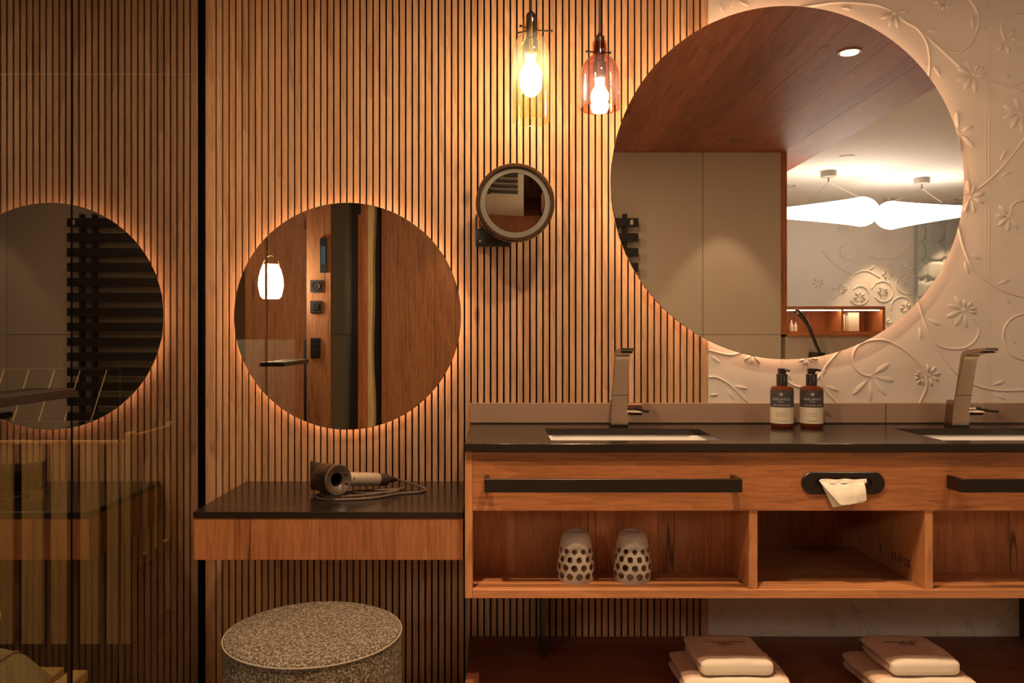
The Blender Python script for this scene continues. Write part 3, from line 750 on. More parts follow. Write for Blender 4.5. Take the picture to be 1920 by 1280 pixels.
for j in range(4):
    rows.append([bm.verts.new((0.826 + 0.118 * i / 16, YF - 0.0052 - 0.003 * j / 3 - 0.0012 * math.sin(i * 1.3 + j), 0.7765 - 0.0035 * j + 0.001 * math.sin(i * 0.9))) for i in range(17)])
for j in range(3):
    for i in range(16): bm.faces.new([rows[j][i], rows[j][i + 1], rows[j + 1][i + 1], rows[j + 1][i]])
obj('gathered_edge', bm, M_paper, t, ang=1.2)

# ================================================================= FAUCETS
def faucet(xc, label):
    t = thing('faucet', label, 'faucet', (xc, 2.36, CT), 'angular washbasin mixers')
    prof = [(2.3455, CT + 0.006, .0525), (2.3390, 0.935, .0495), (2.300, 1.068, .0425), (2.292, 1.080, .042), (2.278, 1.086, .0415), (2.240, 1.092, .040), (2.198, 1.0985, .0376),
            (2.198, 1.107, .0376), (2.240, 1.1045, .040), (2.283, 1.1005, .042), (2.300, 1.095, .0425), (2.310, 1.084, .0425), (2.3145, 1.068, .0425), (2.335, 0.962, .049), (2.3395, 0.948, .0495), (2.3770, 0.948, .0495), (2.388, CT + 0.006, .0525)]
    bm = BM()
    L = [bm.verts.new((xc - w_ / 2, y, z)) for y, z, w_ in prof]; R = [bm.verts.new((xc + w_ / 2, y, z)) for y, z, w_ in prof]
    n = len(prof)
    for i in range(n): bm.faces.new([L[i], R[i], R[(i + 1) % n], L[(i + 1) % n]])
    bm.faces.new(L[::-1]); bm.faces.new(R)
    bmesh.ops.recalc_face_normals(bm, faces=bm.faces)
    bmesh.ops.bevel(bm, geom=[e for e in bm.edges if len(e.link_faces) == 2 and e.calc_face_angle(0) > 1.0], offset=0.0008, segments=1, affect='EDGES')
    obj('body', bm, M_steel, t, ang=0.35)
    obj('foot', bx(xc - 0.0255, xc + 0.0255, 2.3445, 2.389, CT, CT + 0.0062), M_blackm, t, 'black base gasket')
    bm = BM(); zj = 0.964; yj = 2.3303
    box(bm, xc - 0.0246, xc + 0.0246, yj - 0.0008, yj + 0.0035, zj - 0.0006, zj + 0.0006); obj('seam_line', bm, M_blackm, t)
    bm = BM(); box(bm, xc - 0.015, xc + 0.015, 2.205, 2.232, 1.0925, 1.0955); obj('aerator', bm, M_blackm, t, 'black outlet under the spout')
    M = axis_m((xc + 0.0235, 2.358, 0.921), (1, 0, 0))
    obj('handle_barrel', lathe(BM(), [(0, -0.002), (0.0185, -0.002), (0.0185, 0.006), (0.0175, 0.0065), (0.0175, 0.0085), (0.0190, 0.009), (0.0190, 0.044), (0.0178, 0.0455), (0, 0.0455)], M, 32), M_chrome, t, 'polished chrome barrel')
    bm = BM(); tube(bm, [(xc + 0.044, 2.345, 0.925), (xc + 0.058, 2.325, 0.922), (xc + 0.066, 2.305, 0.920), (xc + 0.074, 2.286, 0.920)], [0.0052, 0.0048, 0.0042, 0.0040], 10)
    obj('lever', bm, M_black, t, 'slim dark lever')
    return t
faucet(0.371, 'brushed steel angular faucet standing before the slat wall')
faucet(1.392, 'brushed steel angular faucet standing before the flowered plaster wall')

# ================================================================= PUMP BOTTLES
def bend(bm, r, cx, cy, cz, off=0.0003):
    for v in bm.verts:
        a = v.co.x / r; rr = r + off + v.co.z
        v.co = Vector((cx + rr * math.sin(a), cy - rr * math.cos(a), cz + v.co.y))
    return bm
def strip(r, cx, cy, z0, z1, a0, a1, off, n=20):
    bm = BM(); rows = []
    for k in range(n + 1):
        a = a0 + (a1 - a0) * k / n
        rows.append([bm.verts.new((cx + rr * math.sin(a), cy - rr * math.cos(a), z)) for rr, z in ((r, z0), (r + off, z0), (r + off, z1), (r, z1))])
    for p, q in zip(rows[:-1], rows[1:]):
        for j in range(4): bm.faces.new([p[j], q[j], q[(j + 1) % 4], p[(j + 1) % 4]])
    bm.faces.new(rows[0]); bm.faces.new(rows[-1][::-1]); bmesh.ops.recalc_face_normals(bm, faces=bm.faces)
    return bm
def bottle(px, label, mlab, title, spout_ang, shift):
    cy = 2.348; cx = (px - VX) * (cy - 0.01) / F; r = 0.0332
    t = thing('pump_bottle', label, 'bottle', (cx, cy, CT), 'amber pump bottles')
    M = T(cx, cy, CT)
    obj('body', lathe(BM(), [(0, 0.002), (r - 0.006, 0.0), (r - 0.002, 0.002), (r, 0.007), (r, 0.113), (r - 0.001, 0.118), (r - 0.005, 0.122), (r - 0.015, 0.1245), (0.0145, 0.1255), (0.0145, 0.130), (0, 0.130)], M, 48), M_amberb, t)
    obj('collar', lathe(BM(), [(0.0148, 0.124), (0.0160, 0.125), (0.0160, 0.158), (0.0150, 0.1595), (0, 0.1595)], M, 32), M_cap, t)
    bm = lathe(BM(), [(0.0105, 0.1597), (0.0105, 0.163), (0.0122, 0.164), (0.0122, 0.1745), (0.011, 0.176), (0, 0.176)], M, 28)
    d = Vector((math.sin(spout_ang), -math.cos(spout_ang), 0)); p0 = Vector((cx, cy, CT + 0.1715))
    tube(bm, [p0 + d * 0.006, p0 + d * 0.018, p0 + d * 0.024 + Vector((0, 0, -0.001)), p0 + d * 0.027 + Vector((0, 0, -0.004))], [0.0042, 0.0038, 0.0034, 0.003], 10)
    obj('pump_head', bm, M_cap, t)
    z0, z1, z2 = CT + 0.0135, CT + 0.0615, CT + 0.1115
    obj('lower_label', strip(r, cx, cy, z0, z1, -1.45 + shift, 1.45 + shift, 0.0004), M_lab_l, t, 'cream lower label with brown print')
    ul = obj('upper_label', strip(r, cx, cy, z1, z2, -1.45 + shift, 1.45 + shift, 0.0004), mlab, t, 'dark upper label with pale lettering')
    def put(txt, size, z, mat, sp=1.0, off=0.0006, width=None):
        bm = text_mesh(txt, size, 0.0001, sp)
        if width:
            ww_ = max(v.co.x for v in bm.verts) - min(v.co.x for v in bm.verts)
            for v in bm.verts: v.co.x *= width / ww_
        for v in bm.verts: v.co.x += shift * r
        bend(bm, r, cx, cy, z, off); return bm
    bm = put('EDELWEISS', 0.0086, CT + 0.0830, M_print, 1.4, width=0.052); obj('lettering', bm, M_print, ul, smooth=False)
    bm = put('HOTEL', 0.0046, CT + 0.0770, M_print, 1.15, width=0.0145); obj('lettering', bm, M_print, ul, smooth=False)
    bm = put('CRAFT  ORGANIC  SERIES', 0.0044, CT + 0.0665, M_print, 1.02, width=0.054); obj('lettering', bm, M_print, ul, smooth=False)
    bm = BM()                                                     # six-petalled flower emblem
    for k in range(6):
        a = PI / 2 + k * PI / 3
        pts = [(0.0008, -0.3), (0.0034, -0.30), (0.0062, 0), (0.0034, 0.30), (0.0008, 0.3)]
        vs = [bm.verts.new((rr * math.cos(a + da) + shift * r, rr * math.sin(a + da) , 0.0)) for rr, da in pts]
        bm.faces.new(vs)
    bend(bm, r, cx, cy, CT + 0.1005, 0.0007); obj('emblem', bm, M_print, ul, smooth=False)
    ll = [c for c in t.children if c.name.startswith('lower_label')][0]
    for txt, size, z in ((title, 0.0046, 0.0425), ('BODY & HAND CARE', 0.0033, 0.0355), ('NATURAL INGREDIENTS', 0.0031, 0.0205)):
        bm = put(txt, size, CT + z, M_printd); obj('lettering', bm, M_printd, ll, smooth=False)
bottle(1468.5, 'amber pump bottle with slate label, the one nearer the slat wall', M_lab_d, 'HAND LOTION', 0.5, -0.42)
bottle(1524.0, 'amber pump bottle with brown-black label, the one nearer the second faucet', M_lab_b, 'HAND SOAP', 1.2, -0.29)

# ================================================================= TUMBLERS
def tumbler(px, label, rot):
    cy = 2.083; cx = (px - VX) * cy / F; z0 = zb1
    t = thing('tumbler', label, 'tumbler', (cx, cy, z0), 'dotted tumblers')
    H = 0.130
    KN = ((0, .0462), (.1, .0484), (.25, .0490), (.45, .0478), (.66, .0437), (.86, .0384), (.95, .0345), (1, .0300))
    def rad(z):
        u = z / H
        for (a, ra), (b, rb) in zip(KN[:-1], KN[1:]):
            if u <= b: q = (u - a) / (b - a); return ra + (rb - ra) * (q * q * (3 - 2 * q) * 0.3 + q * 0.7)
        return KN[-1][1]
    # frosted skin with round windows: dense grid, faces inside a dot are left to the clear dots
    bm = BM(); NA, NZ = 132, 62
    rings = [[bm.verts.new((cx + rad(H * 0.90 * j / NZ) * math.cos(2 * PI * i / NA), cy + rad(H * 0.90 * j / NZ) * math.sin(2 * PI * i / NA), z0 + H * 0.90 * j / NZ)) for i in range(NA)] for j in range(NZ + 1)]
    rowsd = [(0.0205, 0.0088, 0), (0.0425, 0.0086, 0.5), (0.0640, 0.0076, 0), (0.0845, 0.0066, 0.5)]; ND = 12
    def indot(z, a, grow=1.0):
        for zc, rr, o in rowsd:
            if abs(z - zc) > rr: continue
            st = 2 * PI / ND; k = round((a - rot) / st - o); da = (a - rot) - (k + o) * st
            d = math.hypot(da * rad(zc), z - zc)
            if d < rr * grow: return True
        return False
    for j in range(NZ):
        for i in range(NA):
            z = H * 0.90 * (j + 0.5) / NZ; a = 2 * PI * (i + 0.5) / NA
            f = bm.faces.new([rings[j][i], rings[j][(i + 1) % NA], rings[j + 1][(i + 1) % NA], rings[j + 1][i]])
            f.material_index = 1 if indot(z, a) else 0
    o = obj('body', bm, [M_frostg, M_clearg], t, ang=1.2)
    obj('base_disc', lathe(BM(), [(rad(H * .90), H * 0.90), (rad(H * .96) - 0.0005, H * 0.96), (rad(H) - 0.004, H), (0.020, H), (0.018, H - 0.004), (0, H - 0.004), (0, H * 0.93), (rad(H * .9) - 0.004, H * 0.92)], T(cx, cy, z0), 48), M_frostg, t, 'thick glass bottom, turned upwards')
    return t
tumbler(1079.5, 'frosted dotted tumbler upside down in the vanity compartment, further from the divider', 0.10)
tumbler(1185.5, 'frosted dotted tumbler upside down in the vanity compartment, nearer the divider', 0.24)

# ================================================================= LOWER SHELF, BRACKETS, TOWELS
zs = 0.203
ls = thing('low_shelf', 'low dark wooden shelf under the vanity holding the towels', 'shelf', (0.8, WY, 0.0))
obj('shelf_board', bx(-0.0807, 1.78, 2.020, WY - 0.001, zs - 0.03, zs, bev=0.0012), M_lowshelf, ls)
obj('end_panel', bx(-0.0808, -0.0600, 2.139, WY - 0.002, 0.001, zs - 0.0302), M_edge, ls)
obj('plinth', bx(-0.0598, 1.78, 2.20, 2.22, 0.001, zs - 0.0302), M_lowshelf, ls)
obj('edge_strip', bx(-0.0815, -0.0590, 2.018, 2.139, zs - 0.030, zs + 0.0015), M_edge, ls)
for xb in (0.1415, 1.6415):
    bm = BM(); prism(bm, [(2.284, zs + 0.0005), (WY - 0.001, zs + 0.0005), (WY - 0.001, zb0 - 0.0005), (2.30, zb0 - 0.0005)], 0.010, Matrix(((0, 0, 1, xb - 0.005), (1, 0, 0, 0), (0, 1, 0, 0), (0, 0, 0, 1))))
    obj('bracket', bm, M_black, ls, 'black steel upright bracket')
def towel(x0, x1, y0, y1, z0, h, label, grp, cat='towel', mark=False, skew=0.0):
    """folded towel: layers stacked, rounded fold at the front edge, slightly sagging"""
    t = thing('folded_towel', label, cat, ((x0 + x1) / 2, (y0 + y1) / 2, z0), grp)
    rnd = random.Random(label)
    def soft(xa, xb, ya, yb, za, zb, rad, ph, amp=0.0022):
        """soft folded layer: rounded box on a dense grid, gently uneven"""
        bm = BM(); nx, ny, nz = 20, 16, 6
        bmesh.ops.create_cube(bm, size=2.0)
        bmesh.ops.subdivide_edges(bm, edges=bm.edges[:], cuts=11, use_grid_fill=True)
        hx, hy, hz = (xb - xa) / 2, (yb - ya) / 2, (zb - za) / 2; r = min(rad, hz * 0.98)
        for v in bm.verts:
            p = Vector((v.co.x * hx, v.co.y * hy, v.co.z * hz))
            c = Vector((max(-hx + r, min(hx - r, p.x)), max(-hy + r, min(hy - r, p.y)), max(-hz + r, min(hz - r, p.z))))
            d = p - c
            if d.length > 1e-6: p = c + d.normalized() * min(d.length, r) if d.length > r else p
            w_ = amp * (math.sin(p.x * 38 + ph) * math.sin(p.y * 31 + ph * 2) + 0.5 * math.sin(p.x * 83 + p.y * 57 + ph))
            top = max(0.0, v.co.z)
            p.z += w_ * top - 0.0035 * top * (1 - min(1, (hx - abs(p.x)) / 0.04)) ** 2
            p.x += 0.0025 * math.sin(p.y * 33 + ph) + skew * (p.y + hy); p.y += 0.002 * math.sin(p.x * 27 + ph)
            v.co = Vector(((xa + xb) / 2, (ya + yb) / 2, max(za + hz + p.z, z0 + 0.0004) - 0)) + Vector((p.x, p.y, 0))
        return bm
    n = 2; lh = h / n
    for L in range(n):
        obj('layer', soft(x0 + rnd.uniform(0, 0.006), x1 - rnd.uniform(0, 0.006), y0 + 0.004, y1 - rnd.uniform(0, 0.008), z0 + L * lh, z0 + (L + 1) * lh + 0.0008, lh * 0.5, rnd.uniform(0, 6)), M_terry, t, ang=2.0)
    obj('front_fold', soft(x0 + 0.004, x1 - 0.004, y0 - 0.007, y0 + 0.022, z0 + 0.0005, z0 + h + 0.0016, h * 0.36, rnd.uniform(0, 6), 0.0012), M_terry_w, t, 'paler front fold', ang=2.0)
    if mark:
        bm = BM(); rnd = random.Random(3)
        xm = (x0 + x1) / 2
        for k in range(15):
            xx = xm - 0.055 + 0.0078 * k; yy = (y0 + y1) / 2 + 0.026 + rnd.uniform(-0.004, 0.004)
            box(bm, xx, xx + 0.0045, yy, yy + 0.003, z0 + h - 0.001, z0 + h + 0.0036)
            if 4 < k < 11: box(bm, xx, xx + 0.0032, yy - 0.014, yy - 0.012, z0 + h - 0.001, z0 + h + 0.0036)
        for v in bm.verts: v.co.x += skew * (v.co.y - y0)
        obj('embroidery', bm, M_thread, t, 'dark embroidered line', smooth=False)
    return t
towel(0.489, 0.775, 2.035, 2.235, zs, 0.046, 'large folded tan towel under the stack near the slat wall', 'large folded bath towels')
towel(0.530, 0.728, 2.045, 2.225, zs + 0.050, 0.042, 'small folded tan towel on top of the stack near the slat wall', 'small folded hand towels', mark=True)
towel(0.980, 1.255, 2.035, 2.235, zs, 0.046, 'large folded tan towel under the stack below the second basin', 'large folded bath towels')
towel(1.030, 1.220, 2.045, 2.225, zs + 0.050, 0.042, 'small folded tan towel on top of the stack below the second basin', 'small folded hand towels', mark=True)

# ================================================================= DRESSING TABLE + STOOL
dt = thing('dressing_table', 'wall-hung oak dressing table with black stone top under the smaller mirror', 'table', (-0.43, WY, 0.58))
zt2 = 0.687
obj('table_top', bx(-0.7805, -0.0840, 2.022, WY - 0.0005, zt2 - 0.0165, zt2, bev=0.0012), M_stone, dt, 'black stone top')
obj('apron', bx(-0.7790, -0.0838, 2.0245, 2.046, zt2 - 0.125, zt2 - 0.0172, bev=0.001), M_apron, dt)
obj('end_panel', bx(-0.7790, -0.7590, 2.0462, WY - 0.0005, zt2 - 0.125, zt2 - 0.0172, bev=0.0008), M_edge, dt)
obj('bottom_board', bx(-0.7588, -0.0840, 2.0462, WY - 0.0005, zt2 - 0.125, zt2 - 0.109), M_vert, dt)
st = thing('pouf_stool', 'round grey-beige boucle pouf stool under the dressing table', 'stool', (-0.426, 1.84, 0))
R0, ZT = 0.204, 0.457
M = T(-0.426, 1.84, 0)
obj('upholstery', lathe(BM(), [(0, 0.02), (R0 - 0.012, 0.02), (R0 - 0.004, 0.03), (R0, 0.06), (R0 + 0.002, 0.25), (R0, ZT - 0.03), (R0 - 0.002, ZT - 0.012)], M, 72), M_boucle, st)
obj('cushion_top', lathe(BM(), [(R0 - 0.0015, ZT - 0.011), (R0 - 0.004, ZT - 0.007), (R0 - 0.014, ZT - 0.003), (R0 - 0.035, ZT), (R0 - 0.08, ZT + 0.0015), (0, ZT + 0.0025)], M, 72), M_boucle, st)
obj('piping', lathe(BM(), [(R0 + 0.0018 * math.cos(a * PI / 4), ZT - 0.011 + 0.0020 * math.sin(a * PI / 4)) for a in range(8)], M, 72, close=True), M_pipe, st, 'pale piping round the rim')
obj('foot_ring', lathe(BM(), [(0.05, 0.0), (R0 - 0.03, 0.0), (R0 - 0.03, 0.02), (0.05, 0.02)], M, 48, close=True), M_blackm, st)

# hair dryer lying on the table
hd = thing('hair_dryer', 'gunmetal and nickel hair dryer with coiled cable lying on the dressing table', 'hair dryer', (-0.44, 2.2, zt2))
nv = Vector((0.70, -0.714, 0.03)).normalized(); rc = Vector((-0.4335, 2.160, 0.744))
M = axis_m(rc, nv)
obj('barrel', lathe(BM(), [(0.0385, -0.078), (0.0405, -0.074), (0.0415, -0.012), (0.0425, -0.004), (0.0425, 0.0)], M, 48), M_gun, hd)
obj('inlet_ring', lathe(BM(), [(0.0425, -0.003), (0.0428, 0.001), (0.041, 0.0035), (0.034, 0.002), (0.0215, -0.004), (0.019, -0.006), (0.019, -0.012)], M, 48), M_gunl, hd, 'paler flared inlet ring')
obj('air_bore', lathe(BM(), [(0.0192, -0.010), (0.018, -0.060), (0, -0.060)], M, 32), M_blackm, hd)
bm = BM()
for ang in (-0.35, 0.42):
    c = M @ Vector((0.031 * math.cos(ang - 0.1), 0, 0))
ex = (M.to_3x3() @ Vector((1, 0, 0))); ey = (M.to_3x3() @ Vector((0, 1, 0)))
hx = Vector((0.714, 0.70, -0.14)).normalized()
for s_ in (0.55, -0.35):
    d_ = (hx * math.cos(s_) + Vector((0, 0, 1)) * math.sin(s_)).normalized(); d_ = (d_ - nv * d_.dot(nv)).normalized()
    lathe(bm, [(0, 0.0055), (0.0035, 0.005), (0.0045, 0.001), (0.0045, -0.003)], axis_m(rc + d_ * 0.030, nv), 12)
obj('push_button', bm, M_chrome, hd, 'two small bright buttons')
bc = rc - nv * 0.078
upv = Vector((0, 0, 1)); upv = (upv - nv * upv.dot(nv)).normalized(); sv = nv.cross(upv)
bm = BM(); sec = []
for dd, hw, hh in ((0.0, 0.036, 0.036), (0.016, 0.028, 0.037), (0.058, 0.006, 0.042)):
    c = bc - nv * dd; q = []
    for k in range(20):
        a = 2 * PI * k / 20; ca, sa = math.cos(a), math.sin(a)
        q.append(bm.verts.new(c + upv * (hh * math.copysign(abs(sa) ** 0.6, sa)) + sv * (hw * math.copysign(abs(ca) ** 0.6, ca))))
    sec.append(q)
for a, b in zip(sec[:-1], sec[1:]):
    for k in range(20): bm.faces.new([a[k], a[(k + 1) % 20], b[(k + 1) % 20], b[k]])
bm.faces.new(sec[0]); bm.faces.new(sec[-1]); bmesh.ops.recalc_face_normals(bm, faces=bm.faces)
obj('nozzle', bm, M_blackm, hd, 'flat black concentrator nozzle')
h0 = rc - nv * 0.036 + hx * 0.036; M2 = axis_m(h0, hx)
obj('handle', lathe(BM(), [(0.0185, 0), (0.0195, 0.004), (0.0195, 0.122), (0.0185, 0.125), (0, 0.125)], M2, 36), M_silver, hd, 'nickel-coloured handle')
obj('filter_cage', lathe(BM(), [(0.0180, 0.1245), (0.0182, 0.155), (0.0165, 0.158), (0.009, 0.159)], M2, 36), plain('perforated', (0.09, 0.07, 0.055), 0.5, 0.4, 0.5, 0.7, 700), hd, 'perforated dark filter end')
obj('strain_relief', lathe(BM(), [(0.0155, 0.157), (0.0105, 0.166), (0.0045, 0.195), (0.0032, 0.196), (0, 0.196)], M2, 20), M_cap, hd)
bm = BM(); bs = []
for s_ in (0.018, 0.034): lathe(bm, [(0, 0.002), (0.0045, 0.0018), (0.005, 0), (0.005, -0.004)], axis_m(h0 + hx * s_ + Vector((0.35, -0.9, 0.25)).normalized() * 0.0188, (0.35, -0.9, 0.25)), 12)
obj('slide_switch', bm, M_cap, hd, 'two small dark switches')
zc = zt2 + 0.0035
tip = h0 + hx * 0.196
TPY = lambda px, py, z=zc: Vector(((px - VX) * ((CZ - z) * F / (py - VY)) / F, (CZ - z) * F / (py - VY), z))
pts = [tip, tip + hx * 0.02 + Vector((0.004, 0, -0.004)), TPY(788, 912, zt2 + 0.010), TPY(798, 917), TPY(788, 922), TPY(750, 925), TPY(700, 933), TPY(650, 936), TPY(610, 936), TPY(594, 932), TPY(598, 926), TPY(640, 922),
       TPY(690, 924, zt2 + 0.010), TPY(735, 922, zt2 + 0.011), TPY(745, 919, zt2 + 0.0105), TPY(700, 926, zt2 + 0.0105), TPY(650, 930, zt2 + 0.0105), TPY(612, 930, zt2 + 0.010), TPY(600, 925, zt2 + 0.010), TPY(625, 920), TPY(690, 919), TPY(740, 917), TPY(758, 915)]
bm = BM(); tube(bm, catmull(pts, 7), 0.0032, 8)
obj('cable', bm, M_cable, hd, 'grey-brown looped cable')

# ================================================================= PENDANT LAMPS
def pendant(px, Y, z_bot, prof, mat, label, bulb_z, br, pins, neck_top, bulb_mat):
    x = (px - VX) * Y / F
    t = thing('pendant_lamp', label, 'pendant lamp', (x, Y, CEIL), 'glass pendant lamps by the large mirror')
    M = T(x, Y, z_bot); th = 0.0022
    inner = [(r - th, z) for r, z in prof][::-1]
    obj('glass_shade', lathe(BM(), prof + inner, M, 56, close=True), mat, t, ang=0.9)
    rim = prof[0][0]
    obj('rim', lathe(BM(), [(rim - 0.001 + 0.0016 * math.cos(a * PI / 4), 0.0016 * math.sin(a * PI / 4)) for a in range(8)], M, 56, close=True), mat, t)
    zn = neck_top
    obj('socket', lathe(BM(), [(0, 0.026), (0.0035, 0.026), (0.006, 0.022), (0.0125, 0.016), (0.0135, 0.012), (0.0135, -0.052), (0.019, -0.058), (0.020, -0.096), (0.016, -0.102), (0, -0.102)], T(x, Y, z_bot + zn), 28), M_cap, t, 'dark bulb socket')
    obj('cord', tube(BM(), [(x, Y, z_bot + zn + 0.02), (x, Y, CEIL - 0.02)], 0.0034, 10), M_blackm, t, 'black textile cord')
    obj('canopy', lathe(BM(), [(0, 0), (0.045, 0), (0.045, -0.018), (0.04, -0.022), (0, -0.022)], T(x, Y, CEIL), 32), M_black, t)
    bm = BM(); rn = prof[-1][0]
    for a, l0, l1 in pins:
        d = Vector((math.cos(a), math.sin(a), 0)); p = Vector((x, Y, z_bot + zn - 0.028))
        tube(bm, [p + d * l0, p + d * l1], 0.0022, 8)
        lathe(bm, [(0, -0.003), (0.0036, -0.002), (0.0042, 0), (0.0036, 0.002), (0, 0.003)], axis_m(p + d * l1, d), 10)
    obj('pin', bm, M_black, t, 'thin dark retaining pins')
    bz = bulb_z
    bp = [(0, bz - br)] + [(br * math.sin(PI * k / 12), bz - br * math.cos(PI * k / 12)) for k in range(1, 9)] + [(0.013, bz + br * 1.15), (0.013, zn - 0.1021)]
    obj('bulb', lathe(BM(), bp, M, 24), bulb_mat, t, 'glowing bulb')
    return t
pr1 = [(0.0515, 0.0), (0.0515, 0.10), (0.0515, 0.185), (0.0500, 0.203), (0.0455, 0.220), (0.0375, 0.233), (0.0285, 0.241), (0.0255, 0.246), (0.0245, 0.254), (0.0250, 0.285)]
pendant(995.5, 2.2, 1.742, pr1, M_amber, 'tall amber bottle-glass pendant lamp hanging before the slats', 0.130, 0.031, [(0.15, 0.0, 0.060), (2.6, 0.0, 0.044), (-2.4, 0, 0.04)], 0.285, M_bulb)
M_bulb2 = emit('bulb_glow_white', (1.0, 0.86, 0.68), BULB_S)
pr2 = [(0.0560, 0.0), (0.0555, 0.03), (0.0550, 0.085), (0.0530, 0.105), (0.0475, 0.123), (0.0385, 0.136), (0.0285, 0.143), (0.0215, 0.147), (0.0205, 0.152), (0.0210, 0.186)]
pendant(1124.5, 2.2, 1.778, pr2, M_copper, 'short copper-pink bell-glass pendant lamp hanging beside the large mirror', 0.034, 0.0255, [(0.1, 0, 0.030), (3.3, 0.0, 0.038), (-1.2, 0, 0.025)], 0.186, M_bulb2)

# ================================================================= MAGNIFYING MIRROR
mm = thing('magnifying_mirror', 'round lit magnifying mirror on a bronze wall bracket below the amber pendant', 'mirror', (0.0, WY, 1.53))
nv = Vector((0.03, -1.0, 0.02)).normalized(); mc = P(966, 380, 2.30); M = axis_m(mc, nv); R = 0.1155
obj('frame', lathe(BM(), [(0, -0.022), (R - 0.006, -0.022), (R, -0.016), (R, 0.006), (R - 0.003, 0.010), (R - 0.011, 0.010), (R - 0.012, 0.002), (R - 0.012, -0.012), (0, -0.012)], M, 96), brushed('bronze_rim', (0.30, 0.20, 0.13), 0.16, (1, 1, 1)), mm, 'polished bronze rim')
obj('light_ring', lathe(BM(), [(R - 0.0122, -0.0035), (R - 0.0125, 0.0015), (0.0880, 0.0022), (0.0870, -0.0035)], M, 96, close=True), M_frost, mm, 'frosted ring around the glass')
RC = 0.62; prof = [(0, -RC + math.sqrt(RC * RC - 0.0)) ]
prof = [(0.0868 * k / 14, 0.0015 - (math.sqrt(RC * RC - (0.0868 * k / 14) ** 2) - math.sqrt(RC * RC - 0.0868 ** 2))) for k in range(15)]
bm = BM(); lathe(bm, prof, M, 96)
obj('mirror_glass', bm, M_mirror, mm, 'curved magnifying glass', ang=2.0)
wc_ = P(925, 434, WY)
pl = obj('wall_plate', bx((892 - VX) / 600, (958 - VX) / 600, WY - 0.03, WY - 0.0005, CZ - (463 - VY) / 600, CZ - (404 - VY) / 600, bev=0.004, seg=2), M_bronze, mm)
lx = (904 - VX) / 600
obj('pivot', lathe(BM(), [(0, 0), (0.013, 0), (0.013, 0.026), (0.0115, 0.027), (0.0115, 0.029), (0.013, 0.030), (0.013, 0.062), (0, 0.062)], T(lx, WY - 0.044, CZ - (433 - VY) / 600), 28), M_chrome, mm, 'chrome pivot post')
bm = BM(); tube(bm, catmull([(lx, WY - 0.044, CZ - (415 - VY) / 600), (lx + 0.012, WY - 0.075, CZ - (412 - VY) / 600), (lx + 0.05, WY - 0.10, CZ - (398 - VY) / 600), tuple(mc - nv * 0.022)], 6), 0.009, 12)
obj('arm', bm, M_bronze, mm)
bm = bx((897 - VX) / 600, (909.5 - VX) / 600, WY - 0.0325, WY - 0.0302, CZ - (459.5 - VY) / 600, CZ - (449 - VY) / 600, bev=0.0005)
obj('switch', bm, M_blackm, mm, 'small black rocker switch')
bm = BM(); lathe(bm, [(0.0009, 0), (0.0022, 0), (0.0022, 0.0004), (0.0009, 0.0004)], axis_m(((900.5 - VX) / 600, WY - 0.0326, CZ - (454 - VY) / 600), (0, -1, 0)), 12, close=True)
prism(bm, [(0, 0), (0.005, 0.0033), (0.005, -0.0033)], 0.0004, axis_m(((902.5 - VX) / 600, WY - 0.0330, CZ - (454 - VY) / 600), (0, 1, 0)) @ Matrix.Rotation(0, 4, 'Z'))
obj('switch_symbol', bm, M_print, mm, 'pale switch symbol', smooth=False)

# ================================================================= SEEN IN THE MIRRORS: towel radiator, hand shower, niche, bedroom lamps
ra = thing('towel_radiator', 'black towel radiator with flat bars on the tiled wall', 'radiator', (0.6, RY, 0.5))
for px_ in (0.752, 0.832):
    obj('post', bx(px_ - 0.014, px_ + 0.014, RY + 0.035, RY + 0.065, 0.50, 1.925, bev=0.002), M_blackm, ra)
k = 0; z = 1.895
while z > 0.55:
    obj('bar', bx(0.22, 0.915, RY + 0.0655, RY + 0.083, z - 0.055, z, bev=0.002), M_blackm, ra); z -= 0.0955
obj('control', bx(0.862, 0.880, RY + 0.0832, RY + 0.087, 1.852, 1.884), M_print, ra, 'pale status window')
for px_ in (0.752, 0.832):
    for zz in (0.7, 1.8): obj('stand_off', bx(px_ - 0.008, px_ + 0.008, RY + 0.0002, RY + 0.0348, zz, zz + 0.016), M_blackm, ra)

sh = thing('hand_shower', 'curved dark hand shower in a bracket on the half-height tiled wall', 'hand shower', (1.99, RY, 1.03))
PM = lambda px, py, d: Vector(((px - VX) * d / F, 2 * 2.414 - d, CZ - (py - VY) * d / F))
d_ = 4.96
bm = BM(); tube(bm, catmull([PM(1539, 664, d_), PM(1531, 648, d_), PM(1523, 628, d_), PM(1514, 608, d_), PM(1503, 592, d_), PM(1492, 582, d_)], 5), [0.010] * 6 + [0.011] * 5 + [0.0125] * 5 + [0.015] * 5 + [0.017] * 5, 12)
obj('grip', bm, M_gun, sh)
a = PM(1495, 585, d_); obj('spray_face', lathe(BM(), [(0, 0.012), (0.018, 0.012), (0.021, 0.004), (0.019, -0.004), (0, -0.004)], axis_m(a, (0.5, 0.6, 0.35)), 20), M_chrome, sh)
a = PM(1538, 664, d_); obj('bracket', bx(a.x - 0.02, a.x + 0.025, RY + 0.0003, a.y + 0.016, a.z - 0.03, a.z + 0.012, bev=0.003), M_black, sh)

